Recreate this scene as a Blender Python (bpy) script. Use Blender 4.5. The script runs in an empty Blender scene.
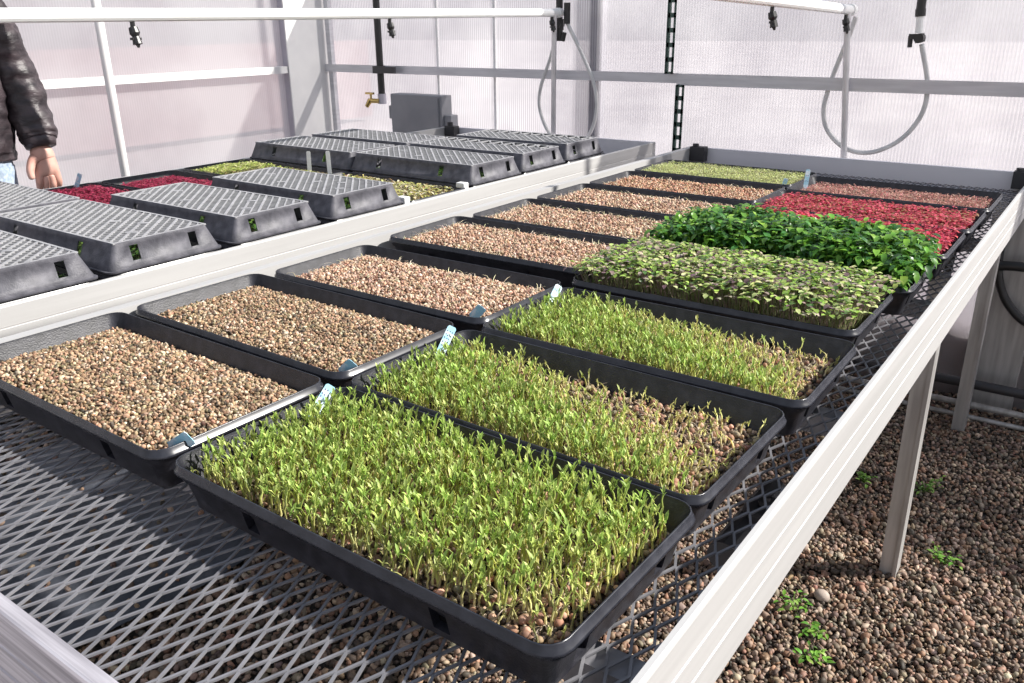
import bpy, math, random
import numpy as np
from mathutils import Vector, Matrix
random.seed(7)
rng = np.random.default_rng(11)
PI = math.pi
sc = bpy.context.scene
col = sc.collection
H = 0.86            # height of bench rails and tray rims above the gravel floor
MESH_Z = H - 0.060  # top of the expanded metal

# ------------------------------------------------------------------ materials
MATS = {}
def nodes(name):
    m = bpy.data.materials.new(name); m.use_nodes = True
    nt = m.node_tree; nt.nodes.clear()
    out = nt.nodes.new('ShaderNodeOutputMaterial')
    MATS[name] = m
    return m, nt, out
def N(nt, t, **k):
    n = nt.nodes.new(t)
    for a, b in k.items():
        if a.startswith('i_'):
            n.inputs[a[2:].replace('_', ' ')].default_value = b
        else: setattr(n, a, b)
    return n
def ramp(nt, stops):
    r = nt.nodes.new('ShaderNodeValToRGB'); e = r.color_ramp.elements
    e[0].position, e[0].color = stops[0][0], (*stops[0][1], 1)
    e[1].position, e[1].color = stops[-1][0], (*stops[-1][1], 1)
    for p, c in stops[1:-1]:
        x = e.new(p); x.color = (*c, 1)
    return r
def coords(nt, scale=(1, 1, 1)):
    tc = N(nt, 'ShaderNodeTexCoord'); mp = N(nt, 'ShaderNodeMapping')
    mp.inputs['Scale'].default_value = scale
    nt.links.new(tc.outputs['Object'], mp.inputs['Vector'])
    return mp.outputs['Vector']
def mat(name, c1, c2=None, rough=.5, metal=0., nscale=30, stretch=(1, 1, 1), bump=0., bscale=None, lo=.35, hi=.65, spec=.5, detail=4):
    """two-tone noise material with an optional bump"""
    m, nt, out = nodes(name)
    b = N(nt, 'ShaderNodeBsdfPrincipled'); L = nt.links.new
    b.inputs['Roughness'].default_value = rough; b.inputs['Metallic'].default_value = metal
    b.inputs['Specular IOR Level'].default_value = spec
    v = coords(nt, stretch)
    if c2 is None: b.inputs['Base Color'].default_value = (*c1, 1)
    else:
        n = N(nt, 'ShaderNodeTexNoise', i_Scale=nscale, i_Detail=detail); L(v, n.inputs['Vector'])
        r = ramp(nt, [(lo, c1), (hi, c2)]); L(n.outputs['Fac'], r.inputs['Fac']); L(r.outputs['Color'], b.inputs['Base Color'])
    if bump:
        n2 = N(nt, 'ShaderNodeTexNoise', i_Scale=bscale or nscale, i_Detail=5.); L(v, n2.inputs['Vector'])
        bp = N(nt, 'ShaderNodeBump', i_Strength=bump, i_Distance=.004); L(n2.outputs['Fac'], bp.inputs['Height']); L(bp.outputs['Normal'], b.inputs['Normal'])
    L(b.outputs[0], out.inputs['Surface'])
    return m
def vcol(name, rough=.6, transl=0., spec=.4, bump=0., bscale=200):
    """colour of every grain, stem or leaf comes from its own point attribute"""
    m, nt, out = nodes(name); L = nt.links.new
    a = N(nt, 'ShaderNodeAttribute', attribute_name='Col')
    b = N(nt, 'ShaderNodeBsdfPrincipled'); b.inputs['Roughness'].default_value = rough; b.inputs['Specular IOR Level'].default_value = spec
    L(a.outputs['Color'], b.inputs['Base Color'])
    if bump:
        n2 = N(nt, 'ShaderNodeTexNoise', i_Scale=bscale, i_Detail=3.); L(coords(nt), n2.inputs['Vector'])
        bp = N(nt, 'ShaderNodeBump', i_Strength=bump, i_Distance=.002); L(n2.outputs['Fac'], bp.inputs['Height']); L(bp.outputs['Normal'], b.inputs['Normal'])
    if transl:
        t = N(nt, 'ShaderNodeBsdfTranslucent'); L(a.outputs['Color'], t.inputs['Color'])
        mx = N(nt, 'ShaderNodeMixShader'); mx.inputs[0].default_value = transl
        L(b.outputs[0], mx.inputs[1]); L(t.outputs[0], mx.inputs[2]); L(mx.outputs[0], out.inputs['Surface'])
    else: L(b.outputs[0], out.inputs['Surface'])
    return m

mat('plastic', (.012, .0125, .018), (.034, .034, .045), rough=.42, nscale=60, bump=.15, bscale=400, lo=.42, hi=.75)
mat('rim_plastic', (.018, .019, .026), (.044, .046, .058), rough=.27, nscale=50, lo=.4, hi=.8)
mat('dusty_plastic', (.055, .055, .068), (.120, .118, .138), rough=.55, nscale=45, bump=.2, bscale=300, lo=.35, hi=.7)
mat('lattice_plastic', (.28, .28, .295), (.40, .40, .415), rough=.5, nscale=40, lo=.35, hi=.7)  # dusty ribs, with grazing sun glare put into a paler colour
mat('slot_shade', (.006, .006, .007), rough=.8, spec=.1)  # recess shade painted near-black on the slot backs
mat('aluminium', (.45, .445, .44), (.50, .495, .49), rough=.5, metal=.15, nscale=3, stretch=(20, .8, 20), bump=.03, bscale=40)
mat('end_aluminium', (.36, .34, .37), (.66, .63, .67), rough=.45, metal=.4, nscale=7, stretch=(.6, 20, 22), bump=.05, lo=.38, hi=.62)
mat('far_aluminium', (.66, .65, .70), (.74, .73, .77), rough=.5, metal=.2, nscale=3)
mat('weathered_aluminium', (.32, .31, .30), (.46, .45, .44), rough=.5, metal=.35, nscale=8, stretch=(6, 6, .6), bump=.05)
mat('galvanised', (.16, .16, .175), (.24, .24, .26), rough=.5, metal=.3, nscale=25)
mat('pvc', (.80, .81, .80), (.88, .89, .88), rough=.4, nscale=4)
mat('conduit', (.55, .54, .55), (.66, .65, .66), rough=.35, metal=.5, nscale=10)
mat('rubber_hose', (.52, .52, .52), (.64, .64, .63), rough=.45, nscale=20)
mat('black_rubber', (.015, .015, .016), rough=.4)
mat('bracket_black', (.035, .034, .038), rough=.5)
mat('green_metal', (.025, .060, .048), (.045, .085, .070), rough=.5, nscale=20)
mat('girt_metal', (.50, .50, .53), (.60, .60, .63), rough=.4, metal=.3, nscale=6, stretch=(1, 1, 10))
mat('white_metal', (.72, .72, .72), (.80, .80, .79), rough=.4, nscale=6)
mat('mauve_metal', (.40, .38, .44), (.50, .48, .54), rough=.45, nscale=5)  # pipe elbow colour; on the corner post it stands for shade
mat('grey_box', (.20, .205, .225), (.25, .255, .275), rough=.5, nscale=6)
mat('brass', (.50, .36, .12), (.60, .45, .18), rough=.3, metal=.9, nscale=20)
mat('brown_wood', (.10, .055, .035), (.20, .11, .07), rough=.7, nscale=6, stretch=(1, 8, 12))
mat('label_blue', (.36, .66, .82), (.70, .84, .92), rough=.45, nscale=70, lo=.45, hi=.55)
mat('label_white', (.78, .80, .82), (.90, .90, .90), rough=.45, nscale=60)
mat('ink', (.10, .09, .22), rough=.5)
mat('ground_cloth', (.050, .058, .075), (.100, .108, .130), rough=.7, nscale=9, bump=.4, bscale=60)
mat('soil', (.045, .032, .024), (.10, .075, .055), rough=.95, nscale=60, bump=.6, bscale=120)
mat('gravel_base', (.020, .017, .015), (.070, .058, .050), rough=.95, nscale=70, bump=.8, bscale=90)
mat('outer_ground', (.46, .42, .42), (.60, .56, .55), rough=.95, nscale=.6)
mat('outer_wood', (.40, .28, .28), (.46, .33, .33), rough=.9, nscale=2)
mat('outer_white', (.74, .74, .76), (.82, .82, .83), rough=.8, nscale=2)
mat('outer_green', (.22, .24, .20), (.32, .33, .28), rough=.9, nscale=2)
mat('skin', (.56, .30, .24), (.66, .39, .32), rough=.5, nscale=25)
mat('jacket', (.018, .014, .017), (.060, .046, .052), rough=.46, nscale=14, stretch=(1, 1, 2.2), bump=.8, bscale=40)
mat('denim', (.20, .26, .35), (.34, .40, .48), rough=.85, nscale=80, bump=.2)
mat('hair', (.04, .025, .018), rough=.6)
mat('shoe', (.05, .035, .03), rough=.5)
vcol('grain', rough=.65, spec=.35)
vcol('stone', rough=.6, spec=.3, bump=.3, bscale=120)
vcol('shoot', rough=.45, transl=.35, spec=.4)
vcol('leaf', rough=.38, transl=.30, spec=.5)
vcol('red_leaf', rough=.5, transl=.30, spec=.3)
MATS['plastic_sheet'] = None
def sheet_mat(name, tcol, trans, rib_scale, rib_amt, axis, blur_tint=(.80, .76, .78)):
    """twin-wall polycarbonate: cloudy, partly clear, with closely spaced webs"""
    m, nt, out = nodes(name); L = nt.links.new
    tc = N(nt, 'ShaderNodeTexCoord')
    n = N(nt, 'ShaderNodeTexNoise', i_Scale=1.6, i_Detail=6., i_Roughness=.62)
    mp = N(nt, 'ShaderNodeMapping'); mp.inputs['Scale'].default_value = (1.0, 1.0, .8); L(tc.outputs['Object'], mp.inputs['Vector']); L(mp.outputs['Vector'], n.inputs['Vector'])
    r = ramp(nt, [(.36, blur_tint), (.62, tcol)]); L(n.outputs['Fac'], r.inputs['Fac'])  # noise tints stand in for blurred light and shapes from outdoors
    tr = N(nt, 'ShaderNodeBsdfTranslucent'); L(r.outputs['Color'], tr.inputs['Color'])
    df = N(nt, 'ShaderNodeBsdfDiffuse'); L(r.outputs['Color'], df.inputs['Color'])
    m1 = N(nt, 'ShaderNodeMixShader'); m1.inputs[0].default_value = .22
    L(tr.outputs[0], m1.inputs[1]); L(df.outputs[0], m1.inputs[2])
    tp = N(nt, 'ShaderNodeBsdfTransparent'); tp.inputs['Color'].default_value = (.97, .96, .97, 1)
    w = N(nt, 'ShaderNodeTexWave', wave_type='BANDS', bands_direction=axis, i_Scale=rib_scale)
    L(tc.outputs['Object'], w.inputs['Vector'])
    mr = N(nt, 'ShaderNodeMapRange'); mr.inputs['To Min'].default_value = 1 - trans - rib_amt; mr.inputs['To Max'].default_value = 1 - trans + rib_amt
    L(w.outputs['Fac'], mr.inputs['Value'])
    m2 = N(nt, 'ShaderNodeMixShader'); L(mr.outputs['Result'], m2.inputs[0]); L(tp.outputs[0], m2.inputs[1]); L(m1.outputs[0], m2.inputs[2])
    g = N(nt, 'ShaderNodeBsdfGlossy'); g.inputs['Roughness'].default_value = .25
    m3 = N(nt, 'ShaderNodeMixShader'); m3.inputs[0].default_value = .05; L(m2.outputs[0], m3.inputs[1]); L(g.outputs[0], m3.inputs[2])
    L(m3.outputs[0], out.inputs['Surface'])
    return m
sheet_mat('poly_back', (.76, .755, .78), .50, 27., .17, 'X', (.54, .53, .57))
sheet_mat('poly_left', (.86, .855, .87), .42, 27., .03, 'Y', (.72, .69, .72))
sheet_mat('clear_film', (.85, .85, .86), .25, 3., .05, 'X')

# ------------------------------------------------------------------ mesh helpers
class MB:
    def __init__(s): s.v = []; s.f = []; s.mi = []; s.n = 0
    def add(s, vs, fs, mi=0):
        b = s.n; s.v += [tuple(p) for p in vs]; s.n += len(vs)
        s.f += [tuple(i + b for i in q) for q in fs]; s.mi += [mi] * len(fs)
    def box(s, x0, x1, y0, y1, z0, z1, mi=0, M=None):
        vs = [Vector((x, y, z)) for z in (z0, z1) for y in (y0, y1) for x in (x0, x1)]
        if M is not None: vs = [M @ p for p in vs]
        s.add(vs, [(0, 2, 3, 1), (4, 5, 7, 6), (0, 1, 5, 4), (2, 6, 7, 3), (0, 4, 6, 2), (1, 3, 7, 5)], mi)
    def tube(s, pts, r, n=10, mi=0, cap=True):
        pts = [Vector(p) for p in pts]; k = len(pts)
        rs = r if isinstance(r, (list, tuple)) else [r] * k
        up = None; vs = []
        for i, p in enumerate(pts):
            t = (pts[min(i + 1, k - 1)] - pts[max(i - 1, 0)]).normalized()
            if up is None:
                up = Vector((0, 0, 1)) if abs(t.z) < .9 else Vector((1, 0, 0))
            a = t.cross(up).normalized(); b2 = a.cross(t).normalized(); up = b2
            for j in range(n):
                an = 2 * PI * j / n; vs.append(p + (a * math.cos(an) + b2 * math.sin(an)) * rs[i])
        fs = [(i * n + j, i * n + (j + 1) % n, (i + 1) * n + (j + 1) % n, (i + 1) * n + j) for i in range(k - 1) for j in range(n)]
        if cap: fs += [tuple(range(n))[::-1], tuple((k - 1) * n + j for j in range(n))]
        s.add(vs, fs, mi)
    def prism(s, prof, axis, a0, a1, mi=0):
        """closed 2-D profile swept along an axis: profile is (u, z)"""
        n = len(prof); vs = []
        for a in (a0, a1):
            for u, z in prof: vs.append((a, u, z) if axis == 'x' else (u, a, z))
        fs = [(j, (j + 1) % n, n + (j + 1) % n, n + j) for j in range(n)] + [tuple(range(n))[::-1], tuple(range(n, 2 * n))]
        s.add(vs, fs, mi)
    def build(s, name, mats, parent=None, smooth=False, loc=None):
        me = bpy.data.meshes.new(name); me.from_pydata(s.v, [], s.f)
        for m in (mats if isinstance(mats, (list, tuple)) else [mats]): me.materials.append(MATS[m])
        if any(s.mi): me.polygons.foreach_set('material_index', s.mi)
        if smooth: me.polygons.foreach_set('use_smooth', [True] * len(me.polygons))
        me.update()
        o = bpy.data.objects.new(name, me); col.objects.link(o)
        if parent: o.parent = parent
        if loc: o.location = loc
        return o
def spline(pts, n=8):
    """Catmull-Rom through points"""
    P = [Vector(p) for p in pts]; P = [P[0] * 2 - P[1]] + P + [P[-1] * 2 - P[-2]]; out = []
    for i in range(1, len(P) - 2):
        for k in range(n):
            t = k / n; a, b, c, d = P[i - 1:i + 3]
            out.append(.5 * ((2 * b) + (c - a) * t + (2 * a - 5 * b + 4 * c - d) * t * t + (3 * b - a - 3 * c + d) * t ** 3))
    out.append(P[-2]); return out
def empty(name, loc=(0, 0, 0), rz=0):
    o = bpy.data.objects.new(name, None); o.empty_display_size = .05; col.objects.link(o); o.location = loc; o.rotation_euler = (0, 0, rz); return o
def tag(o, label=None, cat=None, group=None, kind=None):
    for k, v in (('label', label), ('category', cat), ('group', group), ('kind', kind)):
        if v: o[k] = v
    return o
def kids(o): return list(o.children)
def copy_tree(o, parent=None):
    c = o.copy(); col.objects.link(c)
    if parent is not None: c.parent = parent
    for ch in kids(o): copy_tree(ch, c)
    return c
def bulk(name, V, F, C, material, parent=None, smooth=True):
    """mesh from arrays: V (n,3), F (m,k) and a colour per vertex"""
    me = bpy.data.meshes.new(name); nv, (nf, k) = len(V), F.shape
    me.vertices.add(nv); me.vertices.foreach_set('co', np.ascontiguousarray(V, dtype=np.float32).ravel())
    me.loops.add(nf * k); me.loops.foreach_set('vertex_index', F.astype(np.int32).ravel())
    me.polygons.add(nf); me.polygons.foreach_set('loop_start', np.arange(0, nf * k, k, dtype=np.int32))
    me.update(calc_edges=True)
    if smooth: me.polygons.foreach_set('use_smooth', np.ones(nf, dtype=bool))
    at = me.color_attributes.new('Col', 'FLOAT_COLOR', 'POINT')
    c4 = np.ones((nv, 4), dtype=np.float32); c4[:, :3] = C; at.data.foreach_set('color', c4.ravel())
    me.materials.append(MATS[material]); me.validate(); me.update()
    o = bpy.data.objects.new(name, me); col.objects.link(o)
    if parent: o.parent = parent
    return o

def ico(sub):
    t = (1 + 5 ** .5) / 2
    v = np.array([(-1, t, 0), (1, t, 0), (-1, -t, 0), (1, -t, 0), (0, -1, t), (0, 1, t), (0, -1, -t), (0, 1, -t), (t, 0, -1), (t, 0, 1), (-t, 0, -1), (-t, 0, 1)], float)
    v /= np.linalg.norm(v[0])
    f = [(0, 11, 5), (0, 5, 1), (0, 1, 7), (0, 7, 10), (0, 10, 11), (1, 5, 9), (5, 11, 4), (11, 10, 2), (10, 7, 6), (7, 1, 8), (3, 9, 4), (3, 4, 2), (3, 2, 6), (3, 6, 8), (3, 8, 9), (4, 9, 5), (2, 4, 11), (6, 2, 10), (8, 6, 7), (9, 8, 1)]
    for _ in range(sub):
        v = list(map(tuple, v)); cache = {}; nf = []
        def mid(a, b):
            k = (min(a, b), max(a, b))
            if k not in cache:
                p = (np.array(v[a]) + np.array(v[b])) / 2; p /= np.linalg.norm(p); v.append(tuple(p)); cache[k] = len(v) - 1
            return cache[k]
        for a, b, c in f:
            ab, bc, ca = mid(a, b), mid(b, c), mid(c, a); nf += [(a, ab, ca), (b, bc, ab), (c, ca, bc), (ab, bc, ca)]
        f = nf; v = np.array(v)
    return np.array(v), np.array(f)
ICO = {0: ico(0), 1: ico(1)}
def rand_rot(n, flat=1.0):
    q = rng.normal(size=(n, 4)); q[:, 1:3] *= flat
    q /= np.linalg.norm(q, axis=1)[:, None]; w, x, y, z = q.T
    R = np.empty((n, 3, 3))
    R[:, 0, 0] = 1 - 2 * (y * y + z * z); R[:, 0, 1] = 2 * (x * y - z * w); R[:, 0, 2] = 2 * (x * z + y * w)
    R[:, 1, 0] = 2 * (x * y + z * w); R[:, 1, 1] = 1 - 2 * (x * x + z * z); R[:, 1, 2] = 2 * (y * z - x * w)
    R[:, 2, 0] = 2 * (x * z - y * w); R[:, 2, 1] = 2 * (y * z + x * w); R[:, 2, 2] = 1 - 2 * (x * x + y * y)
    return R
def pick(pal, n, jit=.18):
    pal = np.array(pal, float); c = pal[rng.integers(0, len(pal), n)]
    return np.clip(c * (1 + rng.normal(0, jit, (n, 1))) * (1 + rng.normal(0, .04, (n, 3))), 0.004, 1)
def pebbles(P, size, aspect, pal, sub=0, flat=1.0, jit=.18, rough=.12):
    """P (n,3) centres, size (n,) radius -> arrays"""
    v0, f0 = ICO[sub]; n, k = len(P), len(v0)
    S = size[:, None] * np.array(aspect)[None] * (1 + rng.normal(0, .14, (n, 3)))
    R = rand_rot(n, flat)
    V = v0[None] * S[:, None, :] * (1 + rng.normal(0, rough, (n, k, 1)))
    V = np.einsum('nij,nkj->nki', R, V) + P[:, None, :]
    F = f0[None] + (np.arange(n) * k)[:, None, None]
    C = np.repeat(pick(pal, n, jit)[:, None, :], k, 1)
    return V.reshape(-1, 3), F.reshape(-1, 3), C.reshape(-1, 3)
def join(parts):
    V, F, C = [], [], []; b = 0
    for v, f, c in parts:
        V.append(v); F.append(f + b); C.append(c); b += len(v)
    return np.vstack(V), np.vstack(F), np.vstack(C)
def jitter_grid(w, d, pitch, jit=.5):
    nx, ny = max(1, int(w / pitch)), max(1, int(d / pitch))
    X, Y = np.meshgrid((np.arange(nx) + .5) / nx * w - w / 2, (np.arange(ny) + .5) / ny * d - d / 2)
    X = X.ravel() + rng.uniform(-jit, jit, X.size) * w / nx; Y = Y.ravel() + rng.uniform(-jit, jit, Y.size) * d / ny
    return np.clip(X, -w / 2, w / 2), np.clip(Y, -d / 2, d / 2)

# ------------------------------------------------------------------ camera
cam = bpy.data.cameras.new('camera'); co = bpy.data.objects.new('camera', cam); col.objects.link(co); sc.camera = co
cam.sensor_width = 36; cam.lens = 839.59 * 36 / 1024; cam.clip_start = .02
ya, pi_, ro = 0.626933652, 0.363021570, -0.0109218029
Fv = Vector((-math.sin(ya) * math.cos(pi_), math.cos(ya) * math.cos(pi_), -math.sin(pi_))); Rv = Vector((math.cos(ya), math.sin(ya), 0)); Uv = Rv.cross(Fv)
R2 = Rv * math.cos(ro) + Uv * math.sin(ro); U2 = -Rv * math.sin(ro) + Uv * math.cos(ro)
M = Matrix((R2, U2, -Fv)).transposed().to_4x4(); M.translation = Vector((.549069, -.5864, H + .462713)); co.matrix_world = M

# ------------------------------------------------------------------ seed tray
W0, D0 = .528, .262
def rrect(w, d, r, z, slots_x=(), slots_y=(), sw=.0100, seg=4):
    """rounded rectangle ring, counter-clockwise from the near side; straight sides carry points at the slot edges"""
    pts = []; tags = []
    hw, hd = w / 2, d / 2
    def arc(cx, cy, a0):
        for k in range(seg + 1):
            a = a0 + PI / 2 * k / seg; pts.append((cx + r * math.cos(a), cy + r * math.sin(a), z)); tags.append(0)
    def side(a, b, sl, swap):
        for s in (sl if not swap else sl[::-1]):
            for e, t in ((-sw, 1), (sw, 0)):
                if swap: e = -e
                q = s + e
                pts.append((q, a, z) if b == 'x' else (a, q, z)); tags.append(t)
    arc(-hw + r, -hd + r, PI); side(-hd, 'x', slots_x, False)
    arc(hw - r, -hd + r, 1.5 * PI); side(hw, 'y', slots_y, False)
    arc(hw - r, hd - r, 0); side(hd, 'x', slots_x, True)
    arc(-hw + r, hd - r, PI / 2); side(-hw, 'y', slots_y, True)
    return pts, tags
SX, SY = (-.135, .135), (-.072, .072)
def make_tray_mesh():
    """open flat: inner skin, rolled rim and tapered outer skin with notched slots"""
    body, rim = MB(), MB()
    def rings(specs, mb, slot_between=None, rev=False):
        base = None; idx = []
        for (w, d, r, z) in specs:
            p, t = rrect(w, d, r, z, SX, SY); idx.append(mb.n); mb.add(p, [])
        n = len(p)
        for k in range(len(specs) - 1):
            for j in range(n):
                a, b = idx[k] + j, idx[k] + (j + 1) % n; c, e = idx[k + 1] + (j + 1) % n, idx[k + 1] + j
                if slot_between == k and t[j] == 1:
                    P = [Vector(mb.v[i]) for i in (a, b, c, e)]
                    nrm = (P[1] - P[0]).cross(P[3] - P[0]).normalized()
                    cen = Vector((0, 0, P[0].z)) - P[0]
                    if nrm.dot(cen) < 0: nrm = -nrm
                    Q = [p2 + nrm * .009 for p2 in P]; q0 = mb.n
                    mb.add(Q, [])
                    mb.f += [(q0, q0 + 1, q0 + 2, q0 + 3), (a, b, q0 + 1, q0), (b, c, q0 + 2, q0 + 1), (c, e, q0 + 3, q0 + 2), (e, a, q0, q0 + 3)]; mb.mi += [1, 0, 0, 0, 0]
                    continue
                mb.f.append((a, b, c, e)); mb.mi.append(0)
        return idx, n
    W, D = W0, D0
    idx, n = rings([(W - .050, D - .048, .012, -.0550), (W - .046, D - .044, .014, -.050), (W - .002, D - .002, .020, -.004), (W, D, .021, -.0005)], body)
    body.f.append(tuple(range(idx[0], idx[0] + n))); body.mi.append(0)
    idx, n = rings([(W + .002, D + .002, .021, -.010), (W - .002, D - .002, .020, -.020), (W - .012, D - .011, .018, -.026), (W - .024, D - .023, .016, -.052), (W - .026, D - .025, .014, -.0595)], body, slot_between=2)
    body.f.append(tuple(range(idx[-1], idx[-1] + n))[::-1]); body.mi.append(0)
    rings([(W - .001, D - .001, .021, -.004), (W, D, .021, -.0008), (W + .002, D + .002, .022, 0.0), (W + .004, D + .004, .023, -.001), (W + .0055, D + .0055, .024, -.007),
           (W + .0105, D + .0085, .025, -.0085), (W + .0115, D + .0095, .026, -.0100), (W + .0115, D + .0095, .026, -.0125), (W + .001, D + .001, .021, -.012)], rim)
    return body, rim
b_, r_ = make_tray_mesh()
tray0 = b_.build('seed_tray', ['plastic', 'slot_shade'], smooth=False)
rim0 = r_.build('rim', ['rim_plastic'], tray0, smooth=True); rim0['label'] = 'smooth rolled rim with a stepped lip'
def shade_auto(o, ang=.7):
    me = o.data
    try:
        me.polygons.foreach_set('use_smooth', [True] * len(me.polygons)); me.set_sharp_from_angle(angle=ang)
    except Exception: pass
shade_auto(tray0)
used = []
def tray(x, y, rz, label, group):
    t = tray0 if not used else copy_tree(tray0); used.append(t)
    t.location = (x, y, H); t.rotation_euler = (0, 0, math.radians(rz)); tag(t, label, 'tray', group); return t

# ------------------------------------------------------------------ crops and beds
GRAIN = [(0.371, 0.246, 0.149), (0.296, 0.192, 0.115), (0.464, 0.338, 0.22), (0.232, 0.146, 0.088), (0.353, 0.265, 0.168), (0.167, 0.1, 0.061), (0.556, 0.457, 0.335), (0.223, 0.174, 0.097), (0.408, 0.237, 0.149), (0.093, 0.073, 0.053)]
GRAIN_PINK = [(0.469, 0.288, 0.195), (0.39, 0.231, 0.148), (0.566, 0.385, 0.278), (0.293, 0.163, 0.102), (0.664, 0.51, 0.389), (0.195, 0.106, 0.074), (0.43, 0.327, 0.223)]
GRAIN_RED = [(0.435, 0.214, 0.138), (0.353, 0.163, 0.099), (0.539, 0.306, 0.197), (0.228, 0.112, 0.069), (0.602, 0.429, 0.296), (0.311, 0.214, 0.118)]
def soil_slab(w, d, z):
    g = 12; xs = np.linspace(-w / 2, w / 2, g); ys = np.linspace(-d / 2, d / 2, g)
    X, Y = np.meshgrid(xs, ys); V = np.stack([X.ravel(), Y.ravel(), np.full(X.size, z) + rng.normal(0, .0008, X.size)], 1)
    F = []
    for j in range(g - 1):
        for i in range(g - 1):
            a = j * g + i; F += [(a, a + 1, a + g + 1), (a, a + g + 1, a + g)]
    return V, np.array(F), np.tile(np.array([[.06, .042, .03]]), (len(V), 1)) * rng.uniform(.7, 1.3, (len(V), 1))
def place(o, t):
    o.location = t.location; o.rotation_euler = t.rotation_euler; return o
def grain_bed(t, name, label, cat, size, pitch, pal, z=-.022, mound=.006, aspect=(1.25, .95, .7), sub=0, group=None, layers=2, extra=None, jit=.2):
    w, d = W0 - .027, D0 - .026
    parts = [soil_slab(w, d, z - .004)]
    for L in range(layers):
        x, y = jitter_grid(w - .004, d - .004, pitch * (1 if L == 0 else 1.35), .55)
        edge = np.minimum(1, np.minimum((w / 2 - abs(x)), (d / 2 - abs(y))) / .04)
        zz = z + mound * edge + rng.uniform(-.002, .0015, x.size) + L * size * .8
        parts.append(pebbles(np.stack([x, y, zz], 1), size * rng.uniform(.75, 1.25, x.size), aspect, pal, sub, 1., jit))
    if extra: parts += extra(w, d, z)
    o = bulk(name, *join(parts), 'grain'); place(o, t); tag(o, label, cat, group, 'stuff'); return o

def stalks(x, y, z0, h, r0, lean, hook, cols, nseg=4, sides=3, az=None):
    """curved tapered stems. cols: three colours (base, middle, tip) each (n,3). Returns arrays, tip points and directions"""
    n = len(x); az = rng.uniform(0, 2 * PI, n) if az is None else az
    t = np.linspace(0, 1, nseg + 1); dx, dy = np.cos(az), np.sin(az)
    off = lean[:, None] * t[None] ** 1.6 * h[:, None]
    hk = np.clip((t[None] - .7) / .3, 0, 1)
    off = off + hook[:, None] * hk ** 1.3 * h[:, None] * .35
    zz = h[:, None] * t[None] - hook[:, None] * hk ** 2 * h[:, None] * .18
    wob = rng.normal(0, .04, (n, nseg + 1)) * h[:, None] * np.sin(PI * t)[None]
    P = np.stack([x[:, None] + dx[:, None] * off - dy[:, None] * wob, y[:, None] + dy[:, None] * off + dx[:, None] * wob, z0[:, None] + zz], 2)
    a = np.arange(sides) / sides * 2 * PI
    rr = r0[:, None] * (1 - .35 * t)[None]
    ring = np.stack([np.cos(a), np.sin(a), np.zeros(sides)], 1)
    V = P[:, :, None, :] + ring[None, None] * rr[:, :, None, None]
    k = (nseg + 1) * sides
    f = []
    for i in range(nseg):
        for j in range(sides):
            q0, q1 = i * sides + j, i * sides + (j + 1) % sides
            f += [(q0, q1, q1 + sides), (q0, q1 + sides, q0 + sides)]
    F = np.array(f)[None] + (np.arange(n) * k)[:, None, None]
    c0, c1, c2 = cols; T = t[None, :, None]
    C = np.where(T < .5, c0[:, None] * (1 - 2 * T) + c1[:, None] * 2 * T, c1[:, None] * (2 - 2 * T) + c2[:, None] * (2 * T - 1))
    C = np.repeat(C[:, :, None, :], sides, 2)
    tip = P[:, -1]; dr = P[:, -1] - P[:, -2]; dr = dr / (np.linalg.norm(dr, axis=1)[:, None] + 1e-9)
    return (V.reshape(-1, 3), F.reshape(-1, 3), C.reshape(-1, 3)), tip, dr
# leaf template: 9 points, folded along the midrib, droops at the tip
LT = np.array([(0, 0, 0), (.30, .30, .05), (.30, 0, -.02), (.30, -.30, .05), (.68, .30, .04), (.68, 0, -.03), (.68, -.30, .04), (1, 0, -.10)], float)
LF = np.array([(0, 2, 1), (0, 3, 2), (1, 2, 5), (1, 5, 4), (2, 3, 6), (2, 6, 5), (4, 5, 7), (5, 6, 7)])
def leaves(P, az, tilt, length, width, color, droop=0.):
    n = len(P); T = LT[None] * np.stack([length, length * width, length], 1)[:, None, :]
    T = T.copy(); T[:, :, 2] -= droop * (T[:, :, 0] ** 2) / length[:, None]
    ct, st = np.cos(tilt)[:, None], np.sin(tilt)[:, None]
    x = T[:, :, 0] * ct - T[:, :, 2] * st; z = T[:, :, 0] * st + T[:, :, 2] * ct; y = T[:, :, 1]
    ca, sa = np.cos(az)[:, None], np.sin(az)[:, None]
    V = np.stack([x * ca - y * sa, x * sa + y * ca, z], 2) + P[:, None, :]
    F = LF[None] + (np.arange(n) * len(LT))[:, None, None]
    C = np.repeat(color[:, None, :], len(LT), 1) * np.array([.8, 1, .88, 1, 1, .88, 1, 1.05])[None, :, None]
    return V.reshape(-1, 3), F.reshape(-1, 3), np.clip(C, 0, 1).reshape(-1, 3)
def mixc(a, b, t): return np.array(a)[None] * (1 - t[:, None]) + np.array(b)[None] * t[:, None]

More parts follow.
